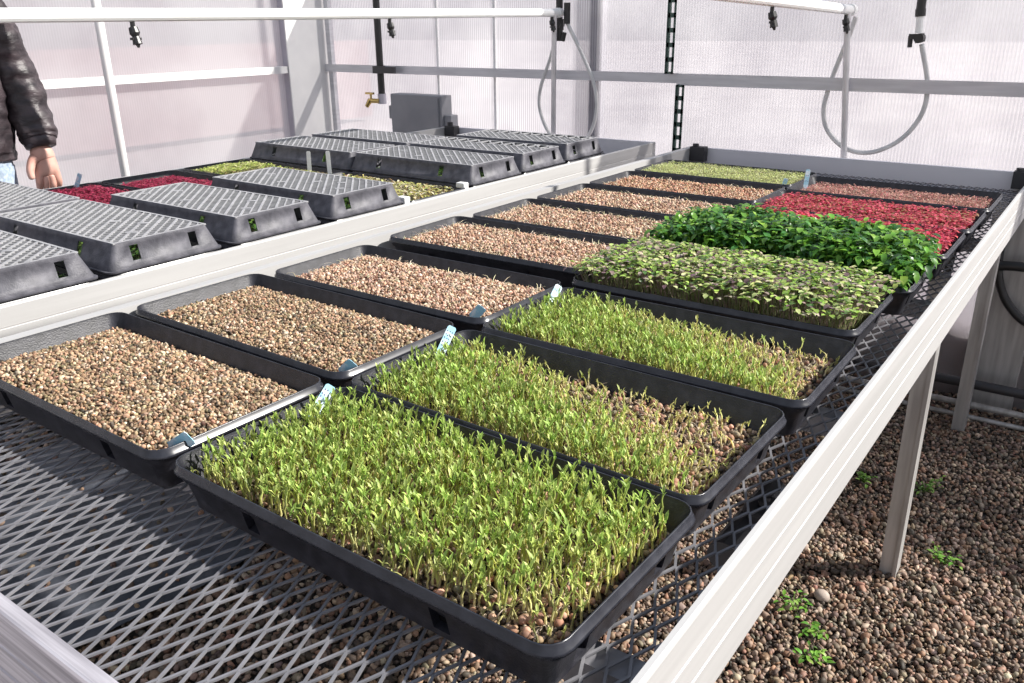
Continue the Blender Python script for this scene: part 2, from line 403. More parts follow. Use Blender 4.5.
def pea_crop(t, vigour, label, seedlabel, pitch=.0088, hmax=.042, pale=0.0):
    """pea shoots. vigour(u, v) in 0..1 gives local growth, u and v in -1..1"""
    w, d = W0 - .038, D0 - .036
    zb = -.034
    # bed of soil crumbs with round brown peas on top
    parts = [soil_slab(W0 - .036, D0 - .034, zb - .003)]
    x, y = jitter_grid(w, d, .0052, .55)
    parts.append(pebbles(np.stack([x, y, zb + rng.uniform(-.002, .002, x.size)], 1), .0030 * rng.uniform(.7, 1.3, x.size), (1.2, .9, .8), [(.20, .13, .09), (.34, .24, .15), (.11, .08, .06), (.48, .36, .24), (.07, .05, .04)], 0, 1., .25))
    x, y = jitter_grid(w, d, .0105, .6); keep = rng.uniform(size=x.size) < .72; x, y = x[keep], y[keep]
    parts.append(pebbles(np.stack([x, y, zb + .003 + rng.uniform(-.001, .002, x.size)], 1), .0040 * rng.uniform(.8, 1.15, x.size), (1, 1, .95), [(.30, .15, .10), (.40, .22, .14), (.22, .12, .08), (.34, .25, .14), (.50, .30, .20), (.26, .22, .13)], 1, 1., .18, .03))
    o = bulk('pea_seeds', *join(parts), 'grain'); place(o, t); tag(o, seedlabel, 'seeds', None, 'stuff')
    x, y = jitter_grid(w, d, pitch, .6)
    vg = vigour(x / (w / 2), y / (d / 2)); keep = rng.uniform(size=x.size) < .14 + .85 * vg
    x, y, vg = x[keep], y[keep], vg[keep]; n = x.size
    vv = np.clip(vg + rng.normal(0, .18, n), 0, 1)
    h = hmax * (.28 + .72 * vv) * rng.uniform(.72, 1.12, n)
    pl = np.clip(1 - vv + pale + rng.normal(0, .15, n), 0, 1)
    base = mixc((.70, .64, .34), (.84, .72, .52), pl); mid = mixc((.58, .63, .16), (.80, .70, .36), pl); tipc = mixc((.31, .45, .10), (.62, .60, .22), pl)
    sh = rng.normal(1, .20, (n, 1)); base, mid, tipc = base * sh, mid * sh, tipc * sh
    az = rng.uniform(0, 2 * PI, n)
    A, tip, dr = stalks(x, y, np.full(n, zb + .002), h, np.full(n, .00150), rng.uniform(.0, .38, n) ** 1.2 + .35 * (1 - vv), rng.uniform(.0, .5, n) + .5 * (1 - vv), (base, mid, tipc), 6, 3, az)
    out = [A]
    # a bud of clasped leaflets on every tip, opening a little with growth
    for k in range(3):
        aa = az + rng.normal(0, .6, n) + k * 2.1
        out.append(leaves(tip - np.array([0, 0, 1])[None] * (.0015 + .002 * k), aa, rng.uniform(1.0, 1.5, n), (.0055 + .0055 * vv) * rng.uniform(.75, 1.2, n), np.full(n, .45), np.clip(tipc * (1.0 + .25 * k) * rng.normal(1, .14, (n, 1)), 0, 1), .1))
    # a scale leaf on the stem
    m = rng.uniform(size=n) < .75; hh = h[m] * rng.uniform(.45, .7, m.sum())
    P = np.stack([x[m] + np.cos(az[m]) * hh * .12, y[m] + np.sin(az[m]) * hh * .12, zb + hh], 1)
    out.append(leaves(P, rng.uniform(0, 2 * PI, m.sum()), rng.uniform(1.0, 1.45, m.sum()), (.004 + .004 * vv[m]), np.full(m.sum(), .45), mid[m] * .85, .1))
    # pale roots looping over the seeds where growth is weak
    m = rng.uniform(size=n) < (.25 + .5 * (1 - vg)); q = m.sum()
    cr = np.tile(np.array([[.74, .62, .48]]), (q, 1)) * rng.normal(1, .12, (q, 1))
    B, _, _ = stalks(x[m] * .97, y[m] * .95, np.full(q, zb + .003), rng.uniform(.006, .014, q), np.full(q, .0009), rng.uniform(.4, 1.1, q), rng.uniform(.5, 1.6, q), (cr, cr * .95, cr * .8), 5, 3)
    out.append(B)
    o = bulk('pea_shoots', *join(out), 'shoot'); place(o, t); tag(o, label, 'seedlings', None, 'stuff'); return o

def canopy(t, name, label, cat, material, pitch, ztop, zbed, leaf, width, cols, stemc, spill=0., nleaf=2, tiltr=(-.1, .5), bump=.006, group=None, stem_r=.0006, jit=.2, fray=.5, droop=.3, thin=None, inset=.017):
    """short dense crop: a stem for each plant and its leaves at a wavy top"""
    w, d = W0 - 2 * inset, D0 - 2 * inset
    x, y = jitter_grid(w, d, pitch, .6); n = x.size
    if thin is not None:
        k = rng.uniform(size=n) < thin(x / (w / 2), y / (d / 2)); x, y = x[k], y[k]; n = x.size
    ex, ey = x / (w / 2), y / (d / 2)
    e = np.maximum(abs(ex), abs(ey)) ** 6
    az = np.arctan2(ey * w, ex * d * 1.0) + rng.normal(0, .6, n)
    top = ztop + bump * np.sin(x * 31 + 1.7) * np.cos(y * 43 + .6) * .6 + rng.normal(0, bump * .5, n) - e * fray * .02
    top = np.maximum(top, zbed + .006)
    h = top - zbed
    lean = np.where(e > .3, spill / h, 0) * e + rng.uniform(0, .12, n)
    sc_ = pick(stemc, n, .12)
    A, tip, dr = stalks(x, y, np.full(n, zbed), h, np.full(n, stem_r), lean, rng.uniform(0, .2, n), (sc_, sc_ * .95, sc_ * .9), 3, 3, az)
    out = [soil_slab(W0 - .030, D0 - .028, zbed), A]
    a0 = rng.uniform(0, 2 * PI, n)
    for k in range(nleaf):
        lc = pick(cols, n, jit)
        low = (k // 2) * leaf * .55
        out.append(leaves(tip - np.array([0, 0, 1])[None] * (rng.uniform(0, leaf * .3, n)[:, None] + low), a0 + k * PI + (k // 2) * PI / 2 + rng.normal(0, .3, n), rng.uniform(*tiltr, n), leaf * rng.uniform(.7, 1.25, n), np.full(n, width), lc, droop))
    o = bulk(name, *join(out), material); place(o, t); tag(o, label, cat, group, 'stuff'); return o

RB = 'open black seed trays on the right bench'
# right bench, right column (nearest first)
tR1 = tray(0, -.003, -1.0, 'black tray of tallest pea shoots, nearest tray at the front of the bench', RB)
tR2 = tray(0, .272, -1.2, 'black tray of patchy pea shoots, second from the front in the right column', RB)
tR3 = tray(.010, .562, .3, 'black tray of pea shoots just in front of the mixed green and purple seedlings', RB)
tR4 = tray(-.008, .872, 0, 'black tray overflowing with small mixed green and purple leaves', RB)
tR5 = tray(.012, 1.160, .5, 'black tray overflowing with tall dark green leaves', RB)
tR6 = tray(.020, 1.448, .2, 'black tray of bright red seedlings just behind the tall dark green leaves', RB)
tR6b = tray(.024, 1.726, .0, 'black tray of red seedlings in front of the farthest right tray', RB)
tR7 = tray(.026, 2.006, 0, 'farthest right black tray with brownish pink sprouts behind the red one', RB)
# left column
tL1 = tray(-.559, .004, -.4, 'black tray of coarse tan seed, nearest in the left column', RB)
tL2 = tray(-.556, .292, -.8, 'black tray of tan seed, second from the front in the left column', RB)
tL3 = tray(-.536, .586, .3, 'black tray of tan seed, third from the front in the left column', RB)
tL4 = tray(-.550, .936, 1.0, 'black tray of pinkish seed, fourth in the left column behind a wider gap', RB)
tL5 = tray(-.530, 1.222, .2, 'black tray of tan seed beside the dark green leaves, fifth in the left column', RB)
tL6 = tray(-.522, 1.505, -.3, 'black tray of reddish seed, sixth in the left column', RB)
tL7 = tray(-.515, 1.785, 0, 'black tray of dark reddish seed in front of the farthest pale green tray', RB)
tL8 = tray(-.510, 2.070, -.3, 'farthest left black tray with short pale green seedlings', RB)

pea_crop(tR1, lambda u, v: np.clip(1.05 - .55 * np.clip((u - .55) / .45, 0, 1) * np.clip((-v + .3), 0, 1) - .5 * np.clip((-v - .72) / .28, 0, 1) * np.clip(u + .3, 0, 1) - .25 * np.clip((-v - .8) / .2, 0, 1), .1, 1),
         'dense tall green pea shoots filling the nearest tray', 'brown sprouting peas and soil under the nearest pea shoots', .0082, .043, .16)
pea_crop(tR2, lambda u, v: np.clip(.95 - .80 * np.clip(u * .60 + v * .80 + .30, 0, 1) - .3 * np.clip((u - .75) / .25, 0, 1), .05, 1),
         'patchy pea shoots, green at the front and pale curled sprouts at the back, second tray', 'brown peas and soil showing in the second tray of pea shoots', .0080, .041, .10)
pea_crop(tR3, lambda u, v: np.clip(.95 - .75 * np.clip(u * .6 + v * .7 + .15, 0, 1) - .4 * np.clip((u - .8) / .2, 0, 1), .05, 1),
         'yellow green pea shoots in the third tray, thinner towards its right end', 'brown peas and soil under the third tray of pea shoots', .0078, .040, .14)
canopy(tR4, 'mixed_seedlings', 'mixed green and purple small leaf seedlings mounded above their tray', 'seedlings', 'leaf', .0068, .040, -.030, .0108, 1.15,
       [(.22, .38, .06), (.34, .52, .09), (.46, .60, .14), (.28, .44, .08), (.10, .20, .05), (.20, .12, .13), (.40, .30, .26), (.62, .66, .30), (.50, .58, .22), (.56, .48, .36)], [(.40, .42, .22), (.48, .34, .30), (.34, .40, .16)], .022, 2, (-.35, .7), .007, jit=.25, fray=.8, inset=.015)
canopy(tR5, 'leafy_greens', 'tall dense dark green leafy seedlings spilling over their tray', 'seedlings', 'leaf', .0100, .064, -.030, .0175, 1.0,
       [(.05, .16, .03), (.09, .25, .03), (.15, .34, .045), (.24, .44, .06), (.06, .19, .04), (.035, .12, .03), (.18, .40, .05)], [(.16, .30, .08), (.10, .22, .05)], .020, 8, (-.7, 1.1), .013, jit=.25, stem_r=.0009, fray=1.2, droop=.6)
canopy(tR6, 'red_seedlings', 'bright red seedlings behind the tall dark green leaves', 'seedlings', 'red_leaf', .0062, .006, -.030, .0100, .98,
       [(.62, .05, .11), (.72, .09, .16), (.50, .03, .08), (.80, .18, .22), (.36, .03, .06), (.66, .10, .10)], [(.60, .10, .14)], .004, 2, (-.3, .5), .006, jit=.22, fray=.2)
canopy(tR6b, 'red_seedlings', 'darker red seedlings in the tray in front of the pink sprouts', 'seedlings', 'red_leaf', .0064, -.002, -.030, .0095, .95,
       [(.60, .07, .12), (.66, .10, .16), (.46, .05, .08), (.70, .16, .20), (.38, .12, .08), (.34, .20, .10)], [(.60, .10, .14)], .0, 2, (-.3, .6), .005, jit=.22, fray=.2)
canopy(tR7, 'pink_sprouts', 'sparse brownish pink sprouts in the farthest right tray', 'seedlings', 'red_leaf', .0064, -.014, -.030, .0070, .6,
       [(.60, .30, .25), (.70, .42, .34), (.46, .22, .17), (.72, .52, .42), (.34, .14, .11), (.64, .20, .22)], [(.62, .40, .34)], .0, 2, (-.3, .6), .004, jit=.25, fray=.1)
grain_bed(tL1, 'seed_layer', 'coarse tan and brown seed layer in the nearest tray of the left column', 'seeds', .0026, .0045, GRAIN, -.026, .007, sub=1, jit=.24)
grain_bed(tL2, 'seed_layer', 'tan seed layer in the second tray of the left column', 'seeds', .0025, .0045, GRAIN, -.024, .008, sub=1, jit=.24)
def sprouts(dens, cpal):
    def f(w, d, z):
        x, y = jitter_grid(w - .01, d - .01, .0085, .6); k = rng.uniform(size=x.size) < dens; x, y = x[k], y[k]; q = x.size
        c = pick(cpal, q, .12)
        A, _, _ = stalks(x, y, np.full(q, z + .004), rng.uniform(.007, .014, q), np.full(q, .0010), rng.uniform(.5, 1.6, q), rng.uniform(.5, 2.5, q), (c, c, c * .9), 4, 3)
        return [A]
    return f
PALE = [(.78, .66, .52), (.72, .58, .42), (.66, .60, .36)]
grain_bed(tL3, 'seed_layer', 'tan seed layer with first pale sprouts in the third tray of the left column', 'seeds', .0033, .0058, GRAIN_PINK, -.024, .008, extra=sprouts(.4, PALE), jit=.22)
grain_bed(tL4, 'seed_layer', 'pinkish sprouting seed layer in the fourth tray of the left column', 'seeds', .0034, .0062, GRAIN_PINK, -.020, .009, extra=sprouts(.7, PALE), jit=.2)
grain_bed(tL5, 'seed_layer', 'pale tan sprouting seed layer beside the dark green leaves', 'seeds', .0034, .0064, GRAIN_PINK, -.020, .009, extra=sprouts(.7, PALE), jit=.2)
grain_bed(tL6, 'seed_layer', 'reddish tan seed layer in the sixth tray of the left column', 'seeds', .0035, .0068, GRAIN_PINK, -.020, .009, extra=sprouts(.5, PALE), jit=.2)
grain_bed(tL7, 'seed_layer', 'dark reddish seed layer in front of the pale green seedlings', 'seeds', .0034, .0068, GRAIN_RED, -.020, .007, extra=sprouts(.3, PALE), jit=.22)
canopy(tL8, 'fine_seedlings', 'fine pale yellow green seedlings in the farthest left tray', 'seedlings', 'leaf', .0062, -.002, -.028, .0075, .45,
       [(.60, .66, .24), (.70, .74, .34), (.52, .60, .20), (.76, .76, .46)], [(.56, .58, .30), (.62, .60, .38)], .0, 2, (.2, 1.1), .004, jit=.16, fray=.1)

# ------------------------------------------------------------------ left bench: trays and mesh covers
LB = 'seed trays on the left bench'
CH = .057
def clip_seg(p, dv, hw, hd):
    t0, t1 = -9., 9.
    for a, b, h in ((p[0], dv[0], hw), (p[1], dv[1], hd)):
        if abs(b) < 1e-9:
            if abs(a) > h: return None
        else:
            s0, s1 = sorted(((-h - a) / b, (h - a) / b)); t0, t1 = max(t0, s0), min(t1, s1)
    return (t0, t1) if t1 - t0 > .004 else None
def make_cover(coarse):
    body = MB(); SXc, SYc = (-.135, .135), (-.068, .068)
    specs = [(W0 + .012, D0 + .008, .016, .000), (W0 + .012, D0 + .008, .016, .004), (W0 + .002, D0 - .002, .014, .0045), (W0 + .001, D0 - .004, .014, .009), (W0 - .004, D0 - .012, .013, .017),
             (W0 - .019, D0 - .038, .010, .047), (W0 - .022, D0 - .043, .010, CH - .0015), (W0 - .025, D0 - .046, .008, CH)]
    idx = []
    for (w, d, r, z) in specs:
        p, t = rrect(w, d, r, z, SXc, SYc, .0095); idx.append(body.n); body.add(p, [])
    n = len(p)
    for k in range(len(specs) - 1):
        for j in range(n):
            if k == 4 and t[j] == 1: continue      # open drainage slot
            body.f.append((idx[k] + j, idx[k] + (j + 1) % n, idx[k + 1] + (j + 1) % n, idx[k + 1] + j)); body.mi.append(0)
    o = body.build('mesh_cover', ['dusty_plastic']); shade_auto(o, .5)
    sol = o.modifiers.new('wall', 'SOLIDIFY'); sol.thickness = .0022; sol.offset = -1
    g = MB(); w, d = W0 - .024, D0 - .045; hw, hd = w / 2 - .006, d / 2 - .006
    for (x0, x1, y0, y1) in ((-w / 2, w / 2, -d / 2, -hd), (-w / 2, w / 2, hd, d / 2), (-w / 2, -hw, -hd, hd), (hw, w / 2, -hd, hd)): g.box(x0, x1, y0, y1, CH - .003, CH)
    dv = Vector((-1, 1, 0)).normalized(); pv = Vector((1, 1, 0)).normalized()
    split = .035 if coarse else 9
    def bar(p, d2, t0, t1, wd, zt):
        a, b = p + d2 * t0, p + d2 * t1; s = Vector((-d2.y, d2.x, 0)) * wd / 2
        vs = [a - s, a + s, b + s, b - s]; vs = [Vector((q.x, q.y, z)) for z in (CH - .004, zt) for q in vs]
        g.add(vs, [(0, 1, 2, 3)[::-1], (4, 5, 6, 7), (0, 1, 5, 4), (1, 2, 6, 5), (2, 3, 7, 6), (3, 0, 4, 7)])
    k = 0; s = -.40
    while s < .40:
        major = k % 2 == 0; p = pv * s; c = clip_seg(p, dv, hw, hd)
        if c:
            t0, t1 = c
            if coarse and not major:
                # fine bars stop where the wide openings begin
                tc = (split - p.y) / dv.y; t1 = min(t1, tc)
            if t1 - t0 > .004: bar(p, dv, t0, t1, .0050 if major else .0026, CH)
        s += .0182; k += 1
    s = -.40; k = 0
    while s < .40:
        p = dv * s; c = clip_seg(p, pv, hw, hd)
        if c:
            t0, t1 = c
            if coarse:
                tc = (split - p.y) / pv.y; t1 = min(t1, tc)
            if t1 - t0 > .004: bar(p, pv, t0, t1, .0030, CH - .0010)
        s += .0165; k += 1
    if coarse:
        s = -.40
        while s < .40:
            p = pv * s * 1.0; c = clip_seg(Vector((s, 0, 0)), Vector((.25, 1, 0)), hw, hd)
            if c:
                t0, t1 = c; t0 = max(t0, split)
                if t1 - t0 > .01:
                    a, b = Vector((s + .25 * t0, t0, 0)), Vector((s + .25 * t1, t1, 0)); d2 = (b - a).normalized(); bar(a, d2, 0, (b - a).length, .007, CH)
            s += .055
        g.box(-hw, hw, split - .003, split + .003, CH - .004, CH)
    # moulding blobs where the ribs were gated
    for q in ((-.15, .02), (-.02, -.05), (.13, .035), (.06, .01), (-.19, -.05), (.19, -.03)):
        if coarse and q[1] > 0: continue
        bar(Vector((q[0], q[1], 0)), pv, -.012, .012, .012, CH + .0003)
    gr = g.build('lattice', ['lattice_plastic'], o); gr['label'] = 'dusty lattice of diagonal ribs on top, coloured paler for sun glare'
    return o
cov = {False: make_cover(False), True: make_cover(True)}; cov_used = {False: 0, True: 0}
def cover(x, y, rz, label, coarse=False):
    c = cov[coarse] if not cov_used[coarse] else copy_tree(cov[coarse]); cov_used[coarse] = 1
    c.location = (x, y, H + .0008); c.rotation_euler = (0, 0, math.radians(rz)); tag(c, label, 'tray cover', 'upturned mesh trays used as covers on the left bench'); return c
def seedlings_under(t, label):
    return canopy(t, 'covered_seedlings', label, 'seedlings', 'leaf', .012, .002, -.032, .013, .8, [(.12, .26, .04), (.20, .34, .06), (.08, .18, .04)], [(.3, .34, .14)], 0, 2, (-.2, .6), .005)
names = ['nearest', 'second', 'third', 'fourth', 'sixth', 'seventh', 'farthest']
XR = -1.309
under = [('C1', .098, 'nearest, cut by the left picture edge'), ('C2', .382, 'second from the camera along the left bench'), ('C3', .674, 'third along the left bench, beside the red seedlings'),
         ('C4', .978, 'fourth along, just before the uncovered sprouts'), ('C5', 1.545, 'first one behind the uncovered sprouts'),
         ('C6', 1.822, 'second one behind the uncovered sprouts'), ('C7', 2.100, 'at the far end with a row of wide openings')]
for k, (nm, y, where) in enumerate(under):
    x = XR + (.0 if k < 4 else (.0, -.006, -.012)[k - 4]); rz = (-.8, .3, .6, -.6, -.8, -.3, .2)[k]
    t = tray(x, y, rz, 'black tray under the mesh cover ' + where, LB)
    seedlings_under(t, 'green seedlings under the mesh cover ' + where)
    cover(x, y, rz, 'upturned grey mesh cover, ' + where, k >= 5)
XL = -1.845
tU = tray(XR, 1.262, 0, 'uncovered black tray of pale yellow sprouts between two mesh covers', LB)
canopy(tU, 'pale_sprouts', 'pale yellow and brown sprouts in the uncovered tray between mesh covers', 'seedlings', 'leaf', .0105, -.002, -.030, .014, .7,
       [(.62, .54, .20), (.70, .66, .38), (.42, .40, .10), (.32, .20, .10), (.52, .56, .16), (.76, .70, .52)], [(.7, .66, .46)], 0, 2, (-.2, .9), .006)
tA = tray(XL, .392, -.5, 'black tray under the leftmost mesh cover beside the person', LB)
seedlings_under(tA, 'dark green seedlings under the leftmost mesh cover beside the person')
cover(XL, .392, -.5, 'upturned mesh cover at the left picture edge, below the hand of the person')
tB = tray(XL, .682, 0, 'black tray of dark red seedlings next to the leftmost mesh cover', LB)
tC = tray(XL, .966, .4, 'black tray of dark red seedlings with bare rim, farther of the two', LB)
REDD = [(.34, .02, .07), (.44, .04, .10), (.24, .015, .05), (.52, .08, .14), (.20, .02, .04)]
canopy(tB, 'crimson_seedlings', 'dark crimson seedlings in the tray next to the leftmost mesh cover', 'seedlings', 'red_leaf', .0066, .002, -.030, .0105, .8, REDD, [(.4, .06, .1)], .003, 2, (-.3, .6), .005)
canopy(tC, 'crimson_seedlings', 'dark crimson seedlings in the farther of the two dark red trays', 'seedlings', 'red_leaf', .0066, -.008, -.030, .0105, .8, REDD, [(.4, .06, .1)], .0, 2, (-.3, .6), .004)
tD = tray(XL, 1.262, -.5, 'black tray of yellow green and brown seedlings behind two dark red trays', LB)
YG = [(.46, .54, .10), (.56, .60, .18), (.34, .44, .08), (.64, .62, .28)]; BR = [(.26, .20, .10), (.32, .30, .12), (.20, .12, .08), (.30, .36, .12)]
canopy(tD, 'yellow_green_seedlings', 'yellow green seedlings at the left end of the tray behind the dark red trays', 'seedlings', 'leaf', .0075, .000, -.030, .0115, .85, YG, [(.5, .5, .25)], 0, 2, (-.2, .8), .005, thin=lambda u, v: np.where(u < -.25, 1., .05))
canopy(tD, 'brown_green_seedlings', 'brownish green seedlings at the right part of that same uncovered tray', 'seedlings', 'leaf', .0078, -.004, -.030, .0100, .85, BR, [(.4, .36, .2)], 0, 2, (-.2, .8), .005, thin=lambda u, v: np.where(u < -.3, .0, 1.))
for y, rz, wh in ((1.545, -.5, 'behind the yellow green seedlings, far side'), (1.822, .2, 'last on the far side, near the grey box')):
    t = tray(XL + .01, y, rz, 'black tray under the mesh cover ' + wh, LB)
    seedlings_under(t, 'green seedlings under the mesh cover ' + wh)
    cover(XL + .01, y, rz, 'upturned grey mesh tray cover, ' + wh)

# ------------------------------------------------------------------ benches
def expanded_metal(x0, x1, y0, y1, swd=.0235, lwd=.047, wd=.0030, th=.0022):
    """flattened diamond mesh, long way of the diamond along y"""
    ns = int(round((x1 - x0) / (swd / 2))); ny = int(round((y1 - y0) / (lwd / 2)))
    i = np.arange(ns); k = np.arange(ny * 2 + 1)
    # zig-zag with short bonds: offsets follow a clipped triangle wave
    ph = (k * .25) % 1.0; tri = np.where(ph < .5, 4 * ph - 1, 3 - 4 * ph); 
    yk = y0 + k * lwd / 4
    X = x0 + (i[:, None] + .5) * swd / 2 + np.where(i[:, None] % 2 == 0, 1, -1) * tri[None] * (swd / 4 - wd * .30)
    Z = np.where(i[:, None] % 2 == 0, 1, -1) * tri[None] * .0006
    prof = np.array([(-wd / 2, 0), (wd / 2, 0), (wd / 2, -th), (-wd / 2, -th)])
    V = np.empty((ns, len(k), 4, 3)); V[..., 0] = X[:, :, None] + prof[None, None, :, 0]; V[..., 1] = yk[None, :, None]; V[..., 2] = Z[:, :, None] + prof[None, None, :, 1] + MESH_Z - .0008
    m = len(k); a = (np.arange(ns)[:, None, None] * m + np.arange(m - 1)[None, :, None]) * 4; j = np.arange(4)[None, None]; j2 = (j + 1) % 4
    F = np.stack([a + j, a + j2, a + 4 + j2, a + 4 + j], -1).reshape(-1, 4)
    return V.reshape(-1, 3), F
def rail_prof(out, top=-.003, depth=.118, th=.034, flare=.001):
    """side rail section in (u, z): u grows towards the outside. Two shallow grooves on the outer face"""
    zs = [(0, top), (th - .003, top), (th - .001, top - .001), (th, top - .004), (th, top - .040), (th - .0007, top - .0410), (th - .0007, top - .0425), (th + .0004, top - .0435), (th + .0006, top - .072),
          (th - .0003, top - .0730), (th - .0003, top - .0745), (th + .001, top - .0755), (th + flare, top - depth + .002), (th + flare - .003, top - depth), (-.004, top - depth), (-.004, top - .068), (0, top - .066)]
    return [(out * u, z) for u, z in zs]
def bench(name, label, x0, x1, y0, y1, legs, rails_mat, end_mat, ths=(.026, .008), thn=.014):
    root = empty(name, ((x0 + x1) / 2, (y0 + y1) / 2, 0)); cx, cy = root.location.x, root.location.y
    tag(root, label, 'bench')
    def fin(mb, nm, m, lab=None):
        mb.v = [(p[0] - cx, p[1] - cy, p[2]) for p in mb.v]; o = mb.build(nm, m, root)
        if lab: o['label'] = lab
        return o
    for x, s, th in ((x0, -1, ths[0]), (x1, 1, ths[1])):
        mb = MB(); mb.prism([(x + u, H + z) for u, z in rail_prof(s, th=th)], 'y', y0 - thn, y1 + .020); fin(mb, 'side_rail', [rails_mat])
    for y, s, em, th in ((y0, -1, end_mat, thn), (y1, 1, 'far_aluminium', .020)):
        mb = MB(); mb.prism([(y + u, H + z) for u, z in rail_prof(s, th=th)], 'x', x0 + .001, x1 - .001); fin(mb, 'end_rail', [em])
    V, F = expanded_metal(x0 + .003, x1 - .003, y0 + .003, y1 - .003); V[:, 0] -= cx; V[:, 1] -= cy
    me = bpy.data.meshes.new('expanded_metal_top'); me.from_pydata(V.tolist(), [], F.tolist()); me.materials.append(MATS['galvanised'])
    o = bpy.data.objects.new('expanded_metal_top', me); col.objects.link(o); o.parent = root; o['label'] = 'grey diamond mesh deck'
    for (lx, ly, w) in legs:
        mb = MB(); mb.box(lx - w / 2, lx + w / 2, ly - .022, ly + .022, 0, H - .07)
        mb.box(lx + w / 2 - .005, lx + w / 2 + .004, ly - .026, ly + .026, 0.0, H - .09)
        fin(mb, 'leg', ['weathered_aluminium'])
    for yb in np.arange(y0 + .30, y1, .62):
        mb = MB(); mb.box(x0 + .006, x1 - .006, yb - .016, yb + .016, H - .098, H - .068); fin(mb, 'cross_bar', ['galvanised'])
    return root, fin
RX0, RX1, BY0, BY1 = -.836, .326, -.354, 2.560
br, fin = bench('grow_bench', 'long white aluminium bench on the right holding open seed trays on expanded metal', RX0, RX1, BY0, BY1,
                [(.269, 1.43, .036), (.269, 2.41, .036), (.269, -.12, .036), (-.80, 1.43, .036), (-.80, 2.41, .036), (-.80, -.30, .036)], 'aluminium', 'end_aluminium')
for x, y in ((RX0 + .03, BY1 - .02), (RX1 - .025, BY1 - .02)):
    mb = MB(); mb.box(x - .028, x + .030, y - .020, y + .018, H - .050, H + .004); mb.tube([(x - .012, y - .002, H + .002), (x - .012, y - .002, H + .014)], .012, 10)
    fin(mb, 'corner_bracket', ['bracket_black'], 'black corner bracket')
mb = MB()
cxw, cyw, czw = .243, .432, H - .17
mb.tube([(cxw, cyw, czw - .012), (cxw, cyw, czw)], .030, 20); mb.tube([(cxw, cyw, czw), (cxw, cyw, czw + .004)], [.030, .027], 20)
mb.tube([(cxw, cyw, czw), (cxw, cyw, czw + .012)], .011, 6); mb.tube([(cxw, cyw, czw), (cxw, cyw, czw + .018)], .005, 8)
mb.tube([(cxw - .02, cyw - .1, czw - .03), (cxw - .02, cyw + .1, czw - .03)], .022, 12)
fin(mb, 'roller', ['bracket_black'], 'black roller with a hub bolt under the mesh')
LX0, LX1 = -2.115, -1.040
bl, fin = bench('grow_bench', 'long white aluminium bench on the left holding mesh covered trays', LX0, LX1, BY0, 2.600,
                [(-1.10, 1.43, .036), (-1.10, 2.41, .036), (-1.10, -.3, .036), (-2.08, 1.43, .036), (-2.08, 2.41, .036), (-2.08, -.3, .036)], 'aluminium', 'end_aluminium')
mb = MB(); x, y = LX0 + .03, 2.578
mb.box(x - .028, x + .030, y - .020, y + .018, H - .040, H + .006); mb.tube([(x - .008, y, H + .002), (x - .008, y, H + .022)], .014, 10)
fin(mb, 'corner_bracket', ['bracket_black'], 'black corner bracket')

# ------------------------------------------------------------------ plant labels
def plant_label(x, y, z, dx, dy, dz, length, label, mt='label_blue', w=.014, marks=0, up=(0, 0, 1)):
    """thin plastic stake leaning along (dx,dy,dz) with a pointed foot"""
    d = Vector((dx, dy, dz)).normalized(); s = d.cross(Vector((-.59, .81, 0)))
    s = (s if s.length > .05 else Vector((1, 0, 0))).normalized(); nn = s.cross(d).normalized()
    root = MB(); t = .0004
    prof = [(-w / 2, .18 * length), (-w / 2, length * .96), (-w / 2 * .7, length), (w / 2 * .7, length), (w / 2, length * .96), (w / 2, .18 * length), (0, 0)]
    vs = [s * a + d * b + nn * q for q in (-t, t) for a, b in prof]; n = len(prof)
    root.add(vs, [tuple(range(n))[::-1], tuple(range(n, 2 * n))] + [(i, (i + 1) % n, n + (i + 1) % n, n + i) for i in range(n)])
    o = root.build('plant_label', [mt], loc=(x, y, z)); tag(o, label, 'plant label', 'plastic plant labels')
    if marks:
        mk = MB()
        for k in range(marks):
            b = length * (.42 + .5 * k / marks)
            for q in range(3):
                a = (-.3 + .28 * q) * w + random.uniform(-.0006, .0006); bb = b + random.uniform(-.001, .001)
                p = [(a, bb), (a + .0018, bb + .0006), (a + .0016, bb + .0028), (a + .0002, bb + .0022)]
                mk.add([s * u + d * v + nn * sg for sg in (t + .0002,) for u, v in p], [(0, 1, 2, 3)]); mk.add([s * u + d * v - nn * (t + .0002) for u, v in p], [(3, 2, 1, 0)])
        mm = mk.build('handwriting', ['ink'], o); mm['label'] = 'small dark pen marks'
    return o
plant_label(-.246, .058, H - .022, .02, .70, .62, .056, 'blue plant label with pen marks leaning in the back left corner of the nearest tray', marks=5)
plant_label(-.318, -.098, H - .017, .70, .25, .50, .040, 'blue plant label lying half buried in the front corner of the nearest left tray', marks=0, w=.020)
plant_label(-.318, .182, H - .016, .60, .2, .60, .032, 'small blue plant label at the front right corner of the second left tray', w=.018)
plant_label(-.250, .318, H - .024, .00, .62, .66, .060, 'pale blue plant label leaning over the rim between second trays of both columns', marks=5)
plant_label(-.312, .482, H - .016, .50, .2, .60, .032, 'small pale blue plant label at the front corner of the third left tray', w=.018)
plant_label(-.236, .600, H - .024, -.02, .72, .60, .062, 'pale blue plant label leaning over the rim beside the third left tray', marks=4)
plant_label(-.215, 1.985, H - .020, .02, .12, .9, .062, 'tall pale blue plant label upright at the corner of the far right tray', marks=2)
plant_label(-.275, 1.962, H - .022, .15, .1, .9, .036, 'short blue plant label at the front right corner of the far pale green tray')
plant_label(-2.100, .745, H - .018, .35, .2, .8, .062, 'pale blue plant label standing in the dark red seedlings by the hand of the person')
plant_label(-1.705, 1.355, H - .020, .02, .02, 1, .082, 'white plant label upright in the yellow green tray, left one of two', 'label_white')
